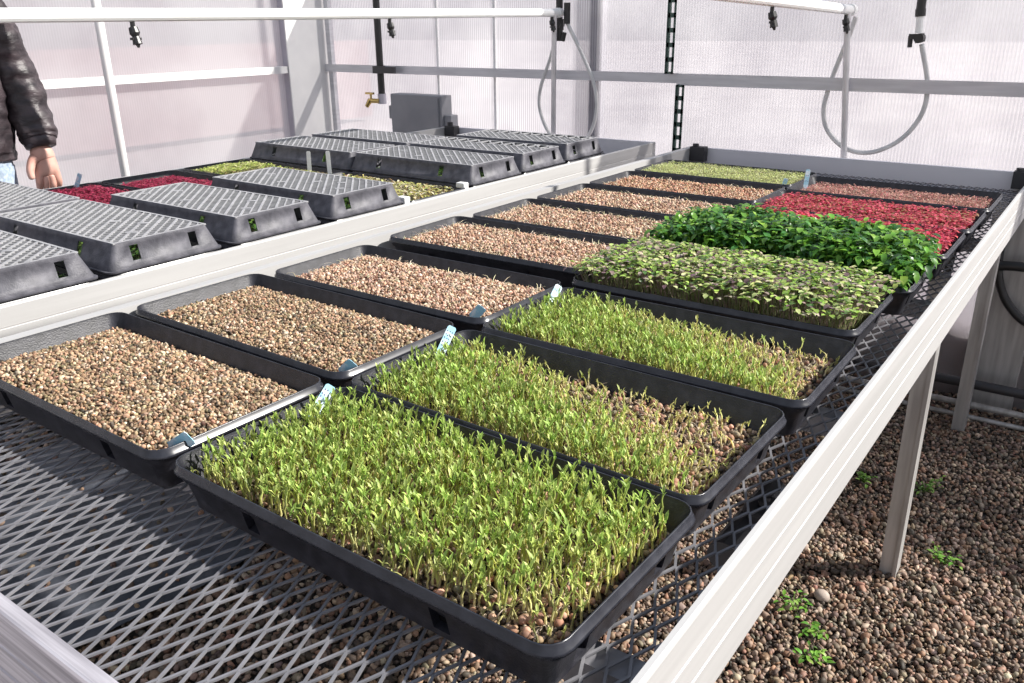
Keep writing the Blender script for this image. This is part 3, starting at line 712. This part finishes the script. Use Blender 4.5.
plant_label(-1.604, 1.355, H - .020, -.03, .0, 1, .090, 'white plant label upright in the yellow green tray, right one of two', 'label_white')

# white clips at the front corners of the uncovered tray
for (x, y, lab) in ((-1.062, 1.130, 'nearer pale plastic clip on the rim of the uncovered sprouts tray'), (-1.062, 1.392, 'farther pale plastic clip on the rim of the uncovered sprouts tray')):
    mb = MB(); mb.box(-.018, .012, -.012, .012, -.006, .010); mb.box(.006, .014, -.012, .012, -.022, .010)
    o = mb.build('rim_clip', ['white_metal'], loc=(x, y, H + .002)); tag(o, lab, 'clip', 'pale clips on the tray rim')
    bv = o.modifiers.new('b', 'BEVEL'); bv.width = .003; bv.segments = 2

# ------------------------------------------------------------------ irrigation above the benches
def irrigation(x, y_end, zp, zend, label, heads, r=.0165, foot=0.):
    root = empty('irrigation_pipe', (x, y_end, 0)); tag(root, label, 'pipe', 'white irrigation pipes above the benches')
    mb = MB(); mb.tube([(0, -3.4, zp), (0, .02, zend)], r, 14); mb.build('pipe', ['pvc'], root, smooth=False); 
    mb = MB(); mb.tube([(0, .02, zend), (0, .05, zend)], r * 1.25, 14); mb.build('end_cap', ['pvc'], root)
    mb = MB(); mb.tube([(foot, .0, H - .09), (0, .0, zend - .012)], .0115, 12); mb.build('support_pole', ['conduit'], root)
    for yy in heads:
        z = zend + (zp - zend) * (-(yy)) / 3.4 if yy < 0 else zend
        mb = MB(); y = yy
        mb.tube([(0, y, z - r * .8), (0, y, z - .034)], .006, 8); mb.tube([(0, y, z - .030), (.004, y, z - .044), (.006, y, z - .052)], [.011, .013, .008], 10)
        mb.tube([(.006, y, z - .052), (.010, y, z - .070)], [.009, .012], 10); mb.tube([(.010, y, z - .070), (.012, y, z - .078)], [.006, .003], 8)
        mb.box(-.002, .012, y - .012, y + .012, z - .060, z - .054)
        h = mb.build('sprinkler', ['black_rubber'], root); h['label'] = 'small black sprinkler head hanging below the pipe'
    return root
irrigation(-.337, 2.660, H + .585, H + .492, 'white irrigation pipe above the right bench with a grey support pole', [-.76, -.02], foot=.056)
irrigation(-1.560, 2.660, H + .484, H + .500, 'white irrigation pipe running above the left bench with a grey support pole', [-1.96, -1.02, -.02])
for zz in (0,):
    pass
def hose(pts, label, r, mt='rubber_hose', fittings=(), name='hose_loop', group=None):
    c = Vector(pts[0]); root = empty(name, c); tag(root, label, 'hose', group)
    mb = MB(); mb.tube([p - c for p in spline(pts, 10)], r, 10); h = mb.build('hose', [mt], root, smooth=True)
    for f in fittings:
        mb = MB(); kind, p, q, rad = f; mb.tube([Vector(p) - c, Vector(q) - c], rad, 12)
        if kind == 'valve':
            m = (Vector(p) + Vector(q)) / 2 - c
            mb.box(m.x - .034, m.x + .004, m.y - .012, m.y + .012, m.z - .004, m.z + .014); mb.tube([m + Vector((-.03, 0, .008)), m + Vector((-.028, 0, -.030))], .008, 8)
            mb.tube([m + Vector((0, -.02, 0)), m + Vector((0, .02, 0))], .016, 12)
        mb.build(kind, ['black_rubber' if kind != 'drop_pipe' else 'pvc'], root)
    return root
G = 'hose loops feeding the irrigation pipes'
hose([(-.318, 2.70, H + .470), (-.335, 2.70, H + .40), (-.375, 2.70, H + .26), (-.392, 2.70, H + .15), (-.365, 2.70, H + .07), (-.290, 2.70, H + .012), (-.200, 2.70, H + .008), (-.110, 2.70, H + .060), (-.055, 2.70, H + .15), (-.052, 2.70, H + .25), (-.090, 2.70, H + .380)],
     'grey hose hanging in a wide loop from a valve to the right irrigation pipe', .0085,
     fittings=[('valve', (-.096, 2.70, H + .385), (-.102, 2.70, H + .412), .016), ('drop_pipe', (-.104, 2.70, H + .415), (-.108, 2.70, H + .470), .013), ('coupling', (-.108, 2.70, H + .468), (-.110, 2.70, H + .492), .017), ('riser', (-.110, 2.70, H + .490), (-.116, 2.70, H + 1.10), .015)], group=G)
hose([(-1.575, 2.70, H + .400), (-1.610, 2.70, H + .30), (-1.655, 2.70, H + .19), (-1.660, 2.70, H + .09), (-1.600, 2.70, H - .02), (-1.500, 2.70, H - .05), (-1.410, 2.70, H - .02), (-1.366, 2.70, H + .08), (-1.375, 2.70, H + .20), (-1.440, 2.70, H + .33), (-1.520, 2.70, H + .46)],
     'grey hose loop hanging behind the left bench covers near its irrigation pipe', .0080,
     fittings=[('valve', (-1.566, 2.71, H + .43), (-1.566, 2.71, H + .475), .020), ('coupling', (-1.566, 2.71, H + .385), (-1.566, 2.71, H + .430), .016), ('hose_hook', (-1.545, 2.705, H + .385), (-1.535, 2.705, H + .42), .010), ('riser', (-1.566, 2.71, H + .475), (-1.566, 2.71, H + 1.05), .015),
               ('hanger', (-1.520, 2.70, H + .455), (-1.520, 2.70, H + .540), .014)], group=G)

# ------------------------------------------------------------------ greenhouse shell
def struct(mb, name, m, smooth=False):
    o = mb.build(name, m, smooth=smooth); o['kind'] = 'structure'; return o
YW, XW = 2.740, -3.120
mb = MB(); mb.box(-4.2, 3.0, -1.2, 3.2, -.06, -.004); struct(mb, 'floor', ['gravel_base'])
mb = MB(); mb.box(XW, 3.0, YW, YW + .008, .26, 1.62); struct(mb, 'wall_back', ['poly_back'])
mb = MB(); mb.box(XW - .012, XW - .004, -1.2, YW, .0, 1.62); struct(mb, 'wall_left', ['poly_left'])
mb = MB(); mb.box(XW, 3.0, YW - .01, YW + .03, .0, .26); struct(mb, 'baseboard_back', ['brown_wood'])
mb = MB(); mb.box(-3.06, -.985, YW - .036, YW - .004, H + .230, H + .260); mb.box(-3.06, -.985, YW - .040, YW - .036, H + .225, H + .264); struct(mb, 'trim_1', ['girt_metal'])
mb = MB(); mb.box(-.985, 3.0, YW - .050, YW - .004, H + .224, H + .260); mb.box(-.985, 3.0, YW - .054, YW - .050, H + .218, H + .264); struct(mb, 'trim_2', ['girt_metal'])
mb = MB(); mb.box(XW, XW + .040, -1.2, 2.46, H + .228, H + .262); struct(mb, 'trim_3', ['white_metal'])
mb = MB(); mb.box(-3.175, -3.078, 2.470, 2.735, .0, 1.70, 1); mb.box(-3.078, -3.070, 2.462, 2.735, .0, 1.70, 0); struct(mb, 'trim_4', ['white_metal', 'mauve_metal'])  # near face's shade painted mauve, sunlit side painted white
mb = MB(); mb.box(-3.045, -3.015, YW - .03, YW - .004, .0, 1.62); struct(mb, 'trim_5', ['girt_metal'])
for k, x in enumerate((-1.435, 1.05)):
    mb = MB(); mb.box(x, x + .060, YW + .012, YW + .052, .0, 1.62); struct(mb, 'trim_%d' % (6 + k), ['girt_metal'])
for k, x in enumerate((-2.30, -1.95)):
    mb = MB(); mb.box(x, x + .012, YW - .002, YW + .010, .26, 1.62); struct(mb, 'trim_%d' % (8 + k), ['white_metal'])
# clear film tucked behind the heating pipes
mb = MB(); n = 24
vs = []; fs = []
for i in range(n + 1):
    for j in range(9):
        x = -.25 + 1.6 * i / n; z = .005 + .70 * j / 8
        vs.append((x, 2.700 + .012 * math.sin(i * 1.9 + j * .8) + .008 * math.sin(j * 2.3 + i * .5), z))
for i in range(n):
    for j in range(8): a = i * 9 + j; fs.append((a, a + 9, a + 10, a + 1))
mb.add(vs, fs); o = mb.build('plastic_film', ['clear_film'], smooth=True); tag(o, 'crumpled clear plastic film hanging behind the right bench legs', 'plastic film')
o.modifiers.new('s', 'SOLIDIFY').thickness = .001

def thing_one(mb, name, m, label, cat, group=None, smooth=False, bevel=0):
    # origin at the base of the thing
    V = np.array(mb.v); c = ((V[:, 0].min() + V[:, 0].max()) / 2, (V[:, 1].min() + V[:, 1].max()) / 2, V[:, 2].min())
    mb.v = [(p[0] - c[0], p[1] - c[1], p[2] - c[2]) for p in mb.v]
    o = mb.build(name, m, loc=c, smooth=smooth); tag(o, label, cat, group)
    if bevel: b = o.modifiers.new('b', 'BEVEL'); b.width = bevel; b.segments = 2
    return o
mb = MB(); mb.box(.262, .402, 2.60, 2.655, .0, .80)
thing_one(mb, 'support_post', ['weathered_aluminium'], 'wide grey metal post standing behind the right bench end', 'post', bevel=.003)
for k, (z, lab) in enumerate(((.135, 'uppermost heating pipe along the foot of the back wall'), (.050, 'middle heating pipe along the foot of the back wall'), (.012, 'lowest heating pipe lying on the gravel by the back wall'))):
    mb = MB(); yy = (2.50, 2.52, 2.50)[k]; r = (.017, .011, .009)[k]
    mb.tube([(-.70, yy, z + (.0, .0, .0)[k]), (1.4, yy, z + .004)], r, 12)
    thing_one(mb, 'heating_pipe', ['weathered_aluminium' if k else 'bracket_black'], lab, 'pipe', 'heating pipes at the back wall', smooth=True)
hose([(.20, 2.53, H - .36), (.26, 2.53, H - .315), (.34, 2.53, H - .300), (.46, 2.53, H - .310), (.62, 2.53, H - .36)], 'black hose arching to the right behind the bench leg', .016, 'black_rubber', name='black_hose', group='black hoses behind the bench')
hose([(.30, 2.56, H - .14), (.275, 2.56, H - .24), (.290, 2.56, H - .36), (.340, 2.56, H - .45), (.42, 2.56, H - .50), (.56, 2.56, H - .48)], 'black hose hanging in a curve at the right picture edge', .014, 'black_rubber', name='black_hose', group='black hoses behind the bench')
hose([(.155, 2.45, H - .20), (.140, 2.45, H - .40), (.120, 2.46, H - .62), (.10, 2.47, H - .78)], 'black pipe running down between the far bench legs', .014, 'black_rubber', name='black_hose', group='black hoses behind the bench')

# slotted angle uprights on the back wall
def slotted(x, y, z0, z1, label, fl=.030):
    mb = MB(); w = .034
    mb.box(x - w / 2, x - w / 2 + .009, y, y + .003, z0, z1); mb.box(x + w / 2 - .009, x + w / 2, y, y + .003, z0, z1)
    n = max(2, int((z1 - z0) / .050)); p = (z1 - z0) / n
    for k in range(n + 1):
        zc = z0 + k * p; mb.box(x - w / 2, x + w / 2, y, y + .003, max(z0, zc - .009), min(z1, zc + .009))
    mb.box(x - w / 2 - .003, x - w / 2, y - .002, y + fl, z0, z1)
    return thing_one(mb, 'slotted_upright', ['green_metal'], label, 'bracket', 'slotted dark green uprights')
slotted(-1.010, 2.665, H + .262, H + .76, 'upper slotted dark green upright above the wall rail')
slotted(-.955, 2.660, .0, H + .222, 'lower slotted dark green upright between the benches below the wall rail')

# black water pipe with brass tap, grey box, white stanchion
root = empty('water_pipe', (-2.640, 2.690, 0)); tag(root, 'black vertical water pipe with a small brass tap on the back wall', 'pipe')
mb = MB(); mb.tube([(.0, 0, H + .110), (.0, 0, 2.6)], .018, 12); mb.build('pipe', ['black_rubber'], root)
mb = MB(); mb.tube([(0, 0, H + .075), (0, 0, H + .125)], .023, 12); mb.build('elbow', ['mauve_metal'], root)
mb = MB(); mb.tube([(0, -.02, H + .090), (-.06, -.03, H + .090)], .012, 10); mb.tube([(-.055, -.03, H + .095), (-.075, -.04, H + .060)], [.014, .010], 10); mb.tube([(-.05, -.03, H + .09), (-.05, -.03, H + .128)], .006, 8); mb.box(-.085, -.030, -.036, -.024, H + .122, H + .132)
tp = mb.build('tap', ['brass'], root); tp['label'] = 'brass tap'
mb = MB(); mb.box(-.030, .030, -.026, .006, H + .226, H + .262); mb.box(.030, .125, -.030, -.018, H + .228, H + .260); mb.build('clamp', ['bracket_black'], root)
mb = MB()
mb.box(-2.515, -2.180, 2.62, 2.70, H - .20, H + .135); mb.box(-2.545, -2.515, 2.635, 2.69, H + .01, H + .075); mb.box(-2.180, -2.135, 2.635, 2.69, H - .02, H + .045); mb.box(-2.205, -2.195, 2.612, 2.62, H - .19, H + .125)
thing_one(mb, 'equipment_box', ['grey_box'], 'flat dark grey box with side lugs behind the far corner of the left bench', 'box', bevel=.006)
mb = MB(); mb.tube([(-2.215, .985, .0), (-2.215, .985, 2.5)], .0145, 14)
thing_one(mb, 'stanchion', ['white_metal'], 'slim white vertical pole behind the left bench near the person', 'pole', smooth=True)

# ------------------------------------------------------------------ gravel floor
STONE = [(0.202, 0.139, 0.102), (0.264, 0.186, 0.138), (0.123, 0.087, 0.067), (0.317, 0.234, 0.171), (0.229, 0.143, 0.096), (0.405, 0.321, 0.242), (0.15, 0.121, 0.096), (0.282, 0.169, 0.113), (0.07, 0.054, 0.042)]
def stones(x0, x1, y0, y1, pitch, size, sub, zoff=0.):
    x, y = jitter_grid(x1 - x0, y1 - y0, pitch, .6); x += (x0 + x1) / 2; y += (y0 + y1) / 2
    return pebbles(np.stack([x, y, rng.uniform(-.003, .006, x.size) + zoff], 1), size * rng.uniform(.6, 1.35, x.size) , (1.25, .95, .68), STONE, sub, .6, .22, .06)
parts = [stones(-.45, 1.05, .45, 1.6, .0098, .0060, 0), stones(-.45, 1.4, 1.6, 2.72, .0110, .0066, 0), stones(-1.9, -.45, -.1, 2.72, .0145, .0088, 0), stones(-3.1, -1.9, -.3, 2.72, .024, .014, 0), stones(-.45, 1.05, .45, 1.7, .022, .0074, 1, .003), stones(-2.3, -.9, -.6, 2.1, .055, .008, 0, .030)]
o = bulk('gravel', *join(parts), 'stone'); tag(o, 'brown river gravel covering the greenhouse floor', 'gravel', None, 'stuff')
# dark ground cloth strips under the bench
mb = MB(); n = 30; vs = []; fs = []
for i in range(n + 1):
    for j in range(7):
        y = -.9 + 3.0 * i / n; x = -2.2 + 1.05 * j / 6 + .05 * math.sin(y * 4)
        vs.append((x, y, .024 + .006 * math.sin(i * 1.3 + j * 2.1)))
for i in range(n):
    for j in range(6): a = i * 7 + j; fs.append((a, a + 7, a + 8, a + 1))
mb.add(vs, fs); o = mb.build('ground_cloth', ['ground_cloth'], smooth=True); tag(o, 'dark slate ground cloth on the gravel seen through the mesh bench', 'ground cloth')
o.modifiers.new('s', 'SOLIDIFY').thickness = .001
# weeds
def weed(x, y, s, label, seed):
    r = random.Random(seed); n = 26
    P = np.array([(r.gauss(0, s * .45), r.gauss(0, s * .45), .012 + r.uniform(0, s * .35)) for _ in range(n)])
    az = rng.uniform(0, 2 * PI, n); c = pick([(.12, .30, .04), (.20, .42, .06), (.30, .50, .10)], n, .15)
    L1 = leaves(P, az, rng.uniform(0, .8, n), rng.uniform(.010, .020, n), np.full(n, .8), c, .4)
    S, _, _ = stalks(P[:, 0] * .3, P[:, 1] * .3, np.full(n, .0), np.maximum(P[:, 2], .015), np.full(n, .0009), np.hypot(P[:, 0], P[:, 1]) * .7 / np.maximum(P[:, 2], .015), np.zeros(n), (c, c, c), 3, 3, np.arctan2(P[:, 1], P[:, 0]))
    o = bulk('weed', *join([L1, S]), 'leaf'); o.location = (x, y, .004); tag(o, label, 'weed', 'small green weeds in the gravel'); return o
weed(.269, 1.90, .050, 'green weed growing in the gravel right of the front bench leg top', 1)
weed(.375, 1.54, .040, 'green weed in the gravel just right of the foot of the bench leg', 2)
weed(.120, 1.14, .036, 'small green weed in the gravel left of the bench leg foot under the rail', 3)
weed(.215, .99, .040, 'green weed patch in the gravel nearest the bottom picture edge', 4)
weed(.185, 1.07, .026, 'tiny green weed between the two front weeds in the gravel', 5)
weed(.105, 1.85, .030, 'small green weed in the gravel behind the front bench leg', 6)
# larger pale stone by the rail
v0, f0 = ICO[1]; V = v0 * np.array([.020, .017, .014]) * (1 + rng.normal(0, .05, (len(v0), 1)))
o = bulk('stone', V, f0, np.tile([[.42, .35, .30]], (len(V), 1)), 'stone'); o.location = (.165, 1.215, .014); tag(o, 'largest pale stone lying in the gravel beside the rail', 'stone')

# ------------------------------------------------------------------ person
def skin_body(name, joints, edges, m, parent, sub=2):
    me = bpy.data.meshes.new(name); me.from_pydata([j[0] for j in joints], edges, [])
    o = bpy.data.objects.new(name, me); col.objects.link(o); o.parent = parent; me.materials.append(MATS[m])
    o.modifiers.new('skin', 'SKIN').use_smooth_shade = True
    if not me.skin_vertices: 
        me.attributes
    for i, j in enumerate(joints):
        r = j[1] if isinstance(j[1], tuple) else (j[1], j[1]); me.skin_vertices[0].data[i].radius = r
    me.skin_vertices[0].data[0].use_root = True
    o.modifiers.new('sub', 'SUBSURF').levels = sub; o.modifiers['sub'].render_levels = sub
    return o
def with_skin(me):
    bm_ = __import__('bmesh').new(); bm_.from_mesh(me); bm_.verts.layers.skin.verify(); bm_.to_mesh(me); bm_.free()
def chain(name, chains, m, parent, sub=2):
    """several polylines sharing their first joints by index; chains: list of (list of (pos, r))"""
    J, E, key = [], [], {}
    for c in chains:
        prev = None
        for p, r in c:
            k = tuple(round(q, 4) for q in p)
            if k not in key: key[k] = len(J); J.append((p, r))
            i = key[k]
            if prev is not None and prev != i: E.append((prev, i))
            prev = i
    me = bpy.data.meshes.new(name); me.from_pydata([j[0] for j in J], E, []); with_skin(me)
    for i, j in enumerate(J):
        me.skin_vertices[0].data[i].radius = j[1] if isinstance(j[1], tuple) else (j[1], j[1])
        me.skin_vertices[0].data[i].use_root = (i == 0)
    o = bpy.data.objects.new(name, me); col.objects.link(o); o.parent = parent; me.materials.append(MATS[m])
    s = o.modifiers.new('skin', 'SKIN'); s.use_smooth_shade = True
    b = o.modifiers.new('sub', 'SUBSURF'); b.levels = sub; b.render_levels = sub
    return o
# local frame: +x forward (towards the camera), +y the person's left
pr_ = empty('person', (-2.60, .600, 0), math.radians(-14)); tag(pr_, 'person in a dark quilted jacket and jeans standing behind the left bench, arm down', 'person')
def arm(s):
    return [(0, s * .14, 1.37), (-.015, s * .235, 1.20), (.02, s * .262, 1.06), (.060, s * .270, .945)]
hip, chest, neck, head = (0, 0, .93), (-.01, 0, 1.28), (0, 0, 1.50), (.025, 0, 1.66)
body = [[(hip, (.11, .09)), ((0, 0, 1.10), (.11, .09)), (chest, (.12, .09)), ((0, 0, 1.38), (.07, .05)), (neck, .058), ((.01, 0, 1.57), .062), (head, (.088, .100)), ((.02, 0, 1.74), (.07, .08))]]
for s in (1, -1):
    body.append([(hip, (.11, .09)), ((0, s * .09, .88), .07), ((.01, s * .10, .50), .045), ((-.01, s * .11, .09), .035), ((.02, s * .11, .05), .035), ((.12, s * .12, .035), .028)])
    a = arm(s); body.append([((0, 0, 1.38), (.07, .05)), (a[0], .045), (a[1], .040), (a[2], .034), (a[3], .030)])
chain('body', body, 'skin', pr_)
for s in (1, -1):
    mb = MB(); mb.tube([(.085, s * .032, 1.672), (.094, s * .032, 1.672), (.097, s * .032, 1.672)], [.012, .008, .004], 10, 0); mb.tube([(.0955, s * .032, 1.672), (.098, s * .032, 1.672)], [.005, .003], 8, 1); mb.build('eye', ['white_metal', 'black_rubber'], pr_, smooth=True)
    mb = MB(); mb.tube([(.02, s * .070, 1.66), (.012, s * .088, 1.665)], [.024, .016], 10); mb.build('ear', ['skin'], pr_, smooth=True)
mb = MB(); mb.tube([(.090, 0, 1.685), (.118, 0, 1.645), (.100, 0, 1.630)], [.008, .012, .008], 8); mb.build('nose', ['skin'], pr_, smooth=True)
mb = MB(); mb.tube([(.090, -.024, 1.603), (.100, 0, 1.602), (.090, .024, 1.603)], [.003, .006, .003], 8); mb.build('mouth', ['skin'], pr_, smooth=True)
hv, hf = ICO[1]; mb = MB(); mb.add([(-.012 + p[0] * .102, p[1] * .094, 1.725 + p[2] * .075) for p in hv], [tuple(f) for f in hf]); o = mb.build('hair', ['hair'], pr_, smooth=True); o.modifiers.new('s', 'SUBSURF').render_levels = 2
def loft(mb, secs, n=40, mi=0, wob=0.):
    """elliptical sections (x, y, z, rx, ry) joined into a sleeve of cloth"""
    b = mb.n; vs = []
    for k, (x, y, z, rx, ry) in enumerate(secs):
        for q in range(n):
            an = 2 * PI * q / n; w_ = 1 + wob * (math.sin(an * 5 + k * 1.1) * .5 + math.sin(an * 9 - k * .8) * .35)
            vs.append((x + rx * w_ * math.cos(an), y + ry * w_ * math.sin(an), z))
    m = len(secs)
    fs = [(k * n + q, k * n + (q + 1) % n, (k + 1) * n + (q + 1) % n, (k + 1) * n + q) for k in range(m - 1) for q in range(n)] + [tuple(range(n))[::-1], tuple((m - 1) * n + q for q in range(n))]
    mb.add(vs, fs, mi)
def interp(secs, m):
    out_ = []
    for k in range(len(secs) - 1):
        for q in range(m):
            t = q / m; t2 = t * t * (3 - 2 * t); out_.append(tuple(a * (1 - t2) + b * t2 for a, b in zip(secs[k], secs[k + 1])))
    return out_ + [secs[-1]]
# jacket body: quilted rolls between stitched lines every 6 cm
mb = MB()
secs = interp([(0, 0, .905, .130, .190), (0, 0, .93, .142, .202), (0, 0, 1.05, .148, .205), (-.005, 0, 1.20, .150, .205), (-.008, 0, 1.34, .142, .200), (-.005, 0, 1.41, .122, .195), (0, 0, 1.455, .095, .150), (0, 0, 1.485, .075, .095), (0, 0, 1.535, .068, .074)], 8)
secs = [(x, y, z, rx * (1 + .028 * abs(math.sin(z * PI / .058))), ry * (1 + .028 * abs(math.sin(z * PI / .058)))) for x, y, z, rx, ry in secs]
loft(mb, secs, 48, 0, .012)
for s in (1, -1):
    ctr = spline([(0, s * .125, 1.395), (0, s * .165, 1.385), (-.008, s * .205, 1.33), (-.015, s * .238, 1.20), (.010, s * .262, 1.09), (.040, s * .268, 1.00), (.056, s * .270, .962)], 8)
    rr = []
    for k in range(len(ctr)):
        t = k / (len(ctr) - 1); base = .084 * (1 - t) ** 1.2 + .058 * (1 - (1 - t) ** 1.2)
        rr.append(base * (1 + .07 * abs(math.sin(t * PI * 8.5))) * (1 - .10 * max(0, t - .93) / .07))
    mb.tube(ctr, rr, 20)
o = mb.build('jacket', ['jacket'], pr_, smooth=True)
tx = bpy.data.textures.new('folds', 'CLOUDS'); tx.noise_scale = .05; tx.noise_depth = 2
o.modifiers.new('sub', 'SUBSURF').render_levels = 1
dm = o.modifiers.new('folds', 'DISPLACE'); dm.texture = tx; dm.strength = .026; dm.texture_coords = 'LOCAL'
for s in (1, -1):
    mb = MB(); mb.tube([(.052, s * .270, .975), (.058, s * .270, .958), (.064, s * .271, .940)], [.050, .053, .048], 18); c_ = mb.build('cuff', ['jacket'], pr_, smooth=True); c_['label'] = 'dark elastic cuff'
mb = MB(); loft(mb, interp([(0, 0, .80, .115, .185), (0, 0, .86, .125, .190), (0, 0, .95, .120, .180), (0, 0, 1.0, .110, .165)], 3), 32)
for s in (1, -1):
    mb.tube([(0, s * .092, .88), (.008, s * .096, .70), (.012, s * .10, .50), (0, s * .108, .25), (-.005, s * .11, .06)], [.098, .090, .074, .066, .068], 20)
mb.build('jeans', ['denim'], pr_, smooth=True)
for s in (1, -1):
    mb = MB(); mb.tube([(-.07, s * .11, .045), (-.03, s * .11, .048), (.08, s * .118, .042), (.17, s * .122, .032), (.20, s * .123, .028)], [.030, .044, .046, .036, .012], 12); mb.build('shoe', ['shoe'], pr_, smooth=True)
# hands: palm, four curled fingers and a thumb leaving the side of the palm, one continuous skin each
for s in (1, -1):
    w0 = Vector((.060, s * .271, .950)); w1 = w0 + Vector((.004, 0, -.030)); palm = w0 + Vector((.010, 0, -.072)); ch = [[(tuple(w0), (.034, .026)), (tuple(w1), (.036, .026)), (tuple(palm), (.043, .024))]]
    for k, (off, ln) in enumerate(((-.029, .062), (-.010, .072), (.010, .068), (.028, .054))):
        kn = palm + Vector((.006, s * off, -.030)); p1 = kn + Vector((.004, s * off * .10, -ln * .45)); p2 = p1 + Vector((-.012, 0, -ln * .30)); p3 = p2 + Vector((-.014, 0, -ln * .18))
        ch.append([(tuple(palm), (.043, .024)), (tuple(kn), .0135), (tuple(p1), .0120), (tuple(p2), .0108), (tuple(p3), .0085)])
    th = w1 + Vector((.016, -s * .042, -.022)); t1 = th + Vector((.012, -s * .014, -.032)); t2 = t1 + Vector((.004, s * .002, -.028))
    ch.append([(tuple(w1), (.036, .026)), (tuple(th), .0160), (tuple(t1), .0135), (tuple(t2), .0105)])
    chain('hand', ch, 'skin', pr_)

# ------------------------------------------------------------------ outside, beyond the cloudy walls
mb = MB(); mb.box(-60, 60, -60, 60, -.12, -.07); struct(mb, 'ground', ['outer_ground'])
mb = MB(); mb.box(-9.2, -9.0, -6, 9, .0, 1.10); thing_one(mb, 'fence', ['outer_wood'], 'blurred reddish brown fence outside beyond the left wall', 'fence')

# ------------------------------------------------------------------ light
w = bpy.data.worlds.new('world'); sc.world = w; w.use_nodes = True; nt = w.node_tree; nt.nodes.clear()
out = nt.nodes.new('ShaderNodeOutputWorld'); bg = nt.nodes.new('ShaderNodeBackground'); L = nt.links.new
tc = N(nt, 'ShaderNodeTexCoord'); sp = N(nt, 'ShaderNodeSeparateXYZ'); L(tc.outputs['Generated'], sp.inputs[0])
r = ramp(nt, [(.45, (.60, .55, .55)), (.52, (.95, .93, .95)), (.75, (.80, .86, .98)), (1., (.62, .74, .98))])
mr = N(nt, 'ShaderNodeMapRange'); mr.inputs['From Min'].default_value = -1; mr.inputs['From Max'].default_value = 1; L(sp.outputs['Z'], mr.inputs['Value']); L(mr.outputs['Result'], r.inputs['Fac'])
L(r.outputs['Color'], bg.inputs['Color']); bg.inputs['Strength'].default_value = .62; L(bg.outputs[0], out.inputs['Surface'])
sun = bpy.data.lights.new('sun', 'SUN'); sun.energy = 7.5; sun.angle = math.radians(1.5); sun.color = (1, .955, .89)
so = bpy.data.objects.new('sun', sun); col.objects.link(so)
sd = Vector((.68, .46, .62)).normalized()    # towards the sun
so.rotation_euler = sd.to_track_quat('Z', 'Y').to_euler()
sc.view_settings.view_transform = 'Standard'; sc.view_settings.look = 'None'; sc.view_settings.gamma = 1; sc.view_settings.use_curve_mapping = False
sc.view_settings.exposure = 0.12
sc.cycles.max_bounces = 8; sc.cycles.transparent_max_bounces = 12
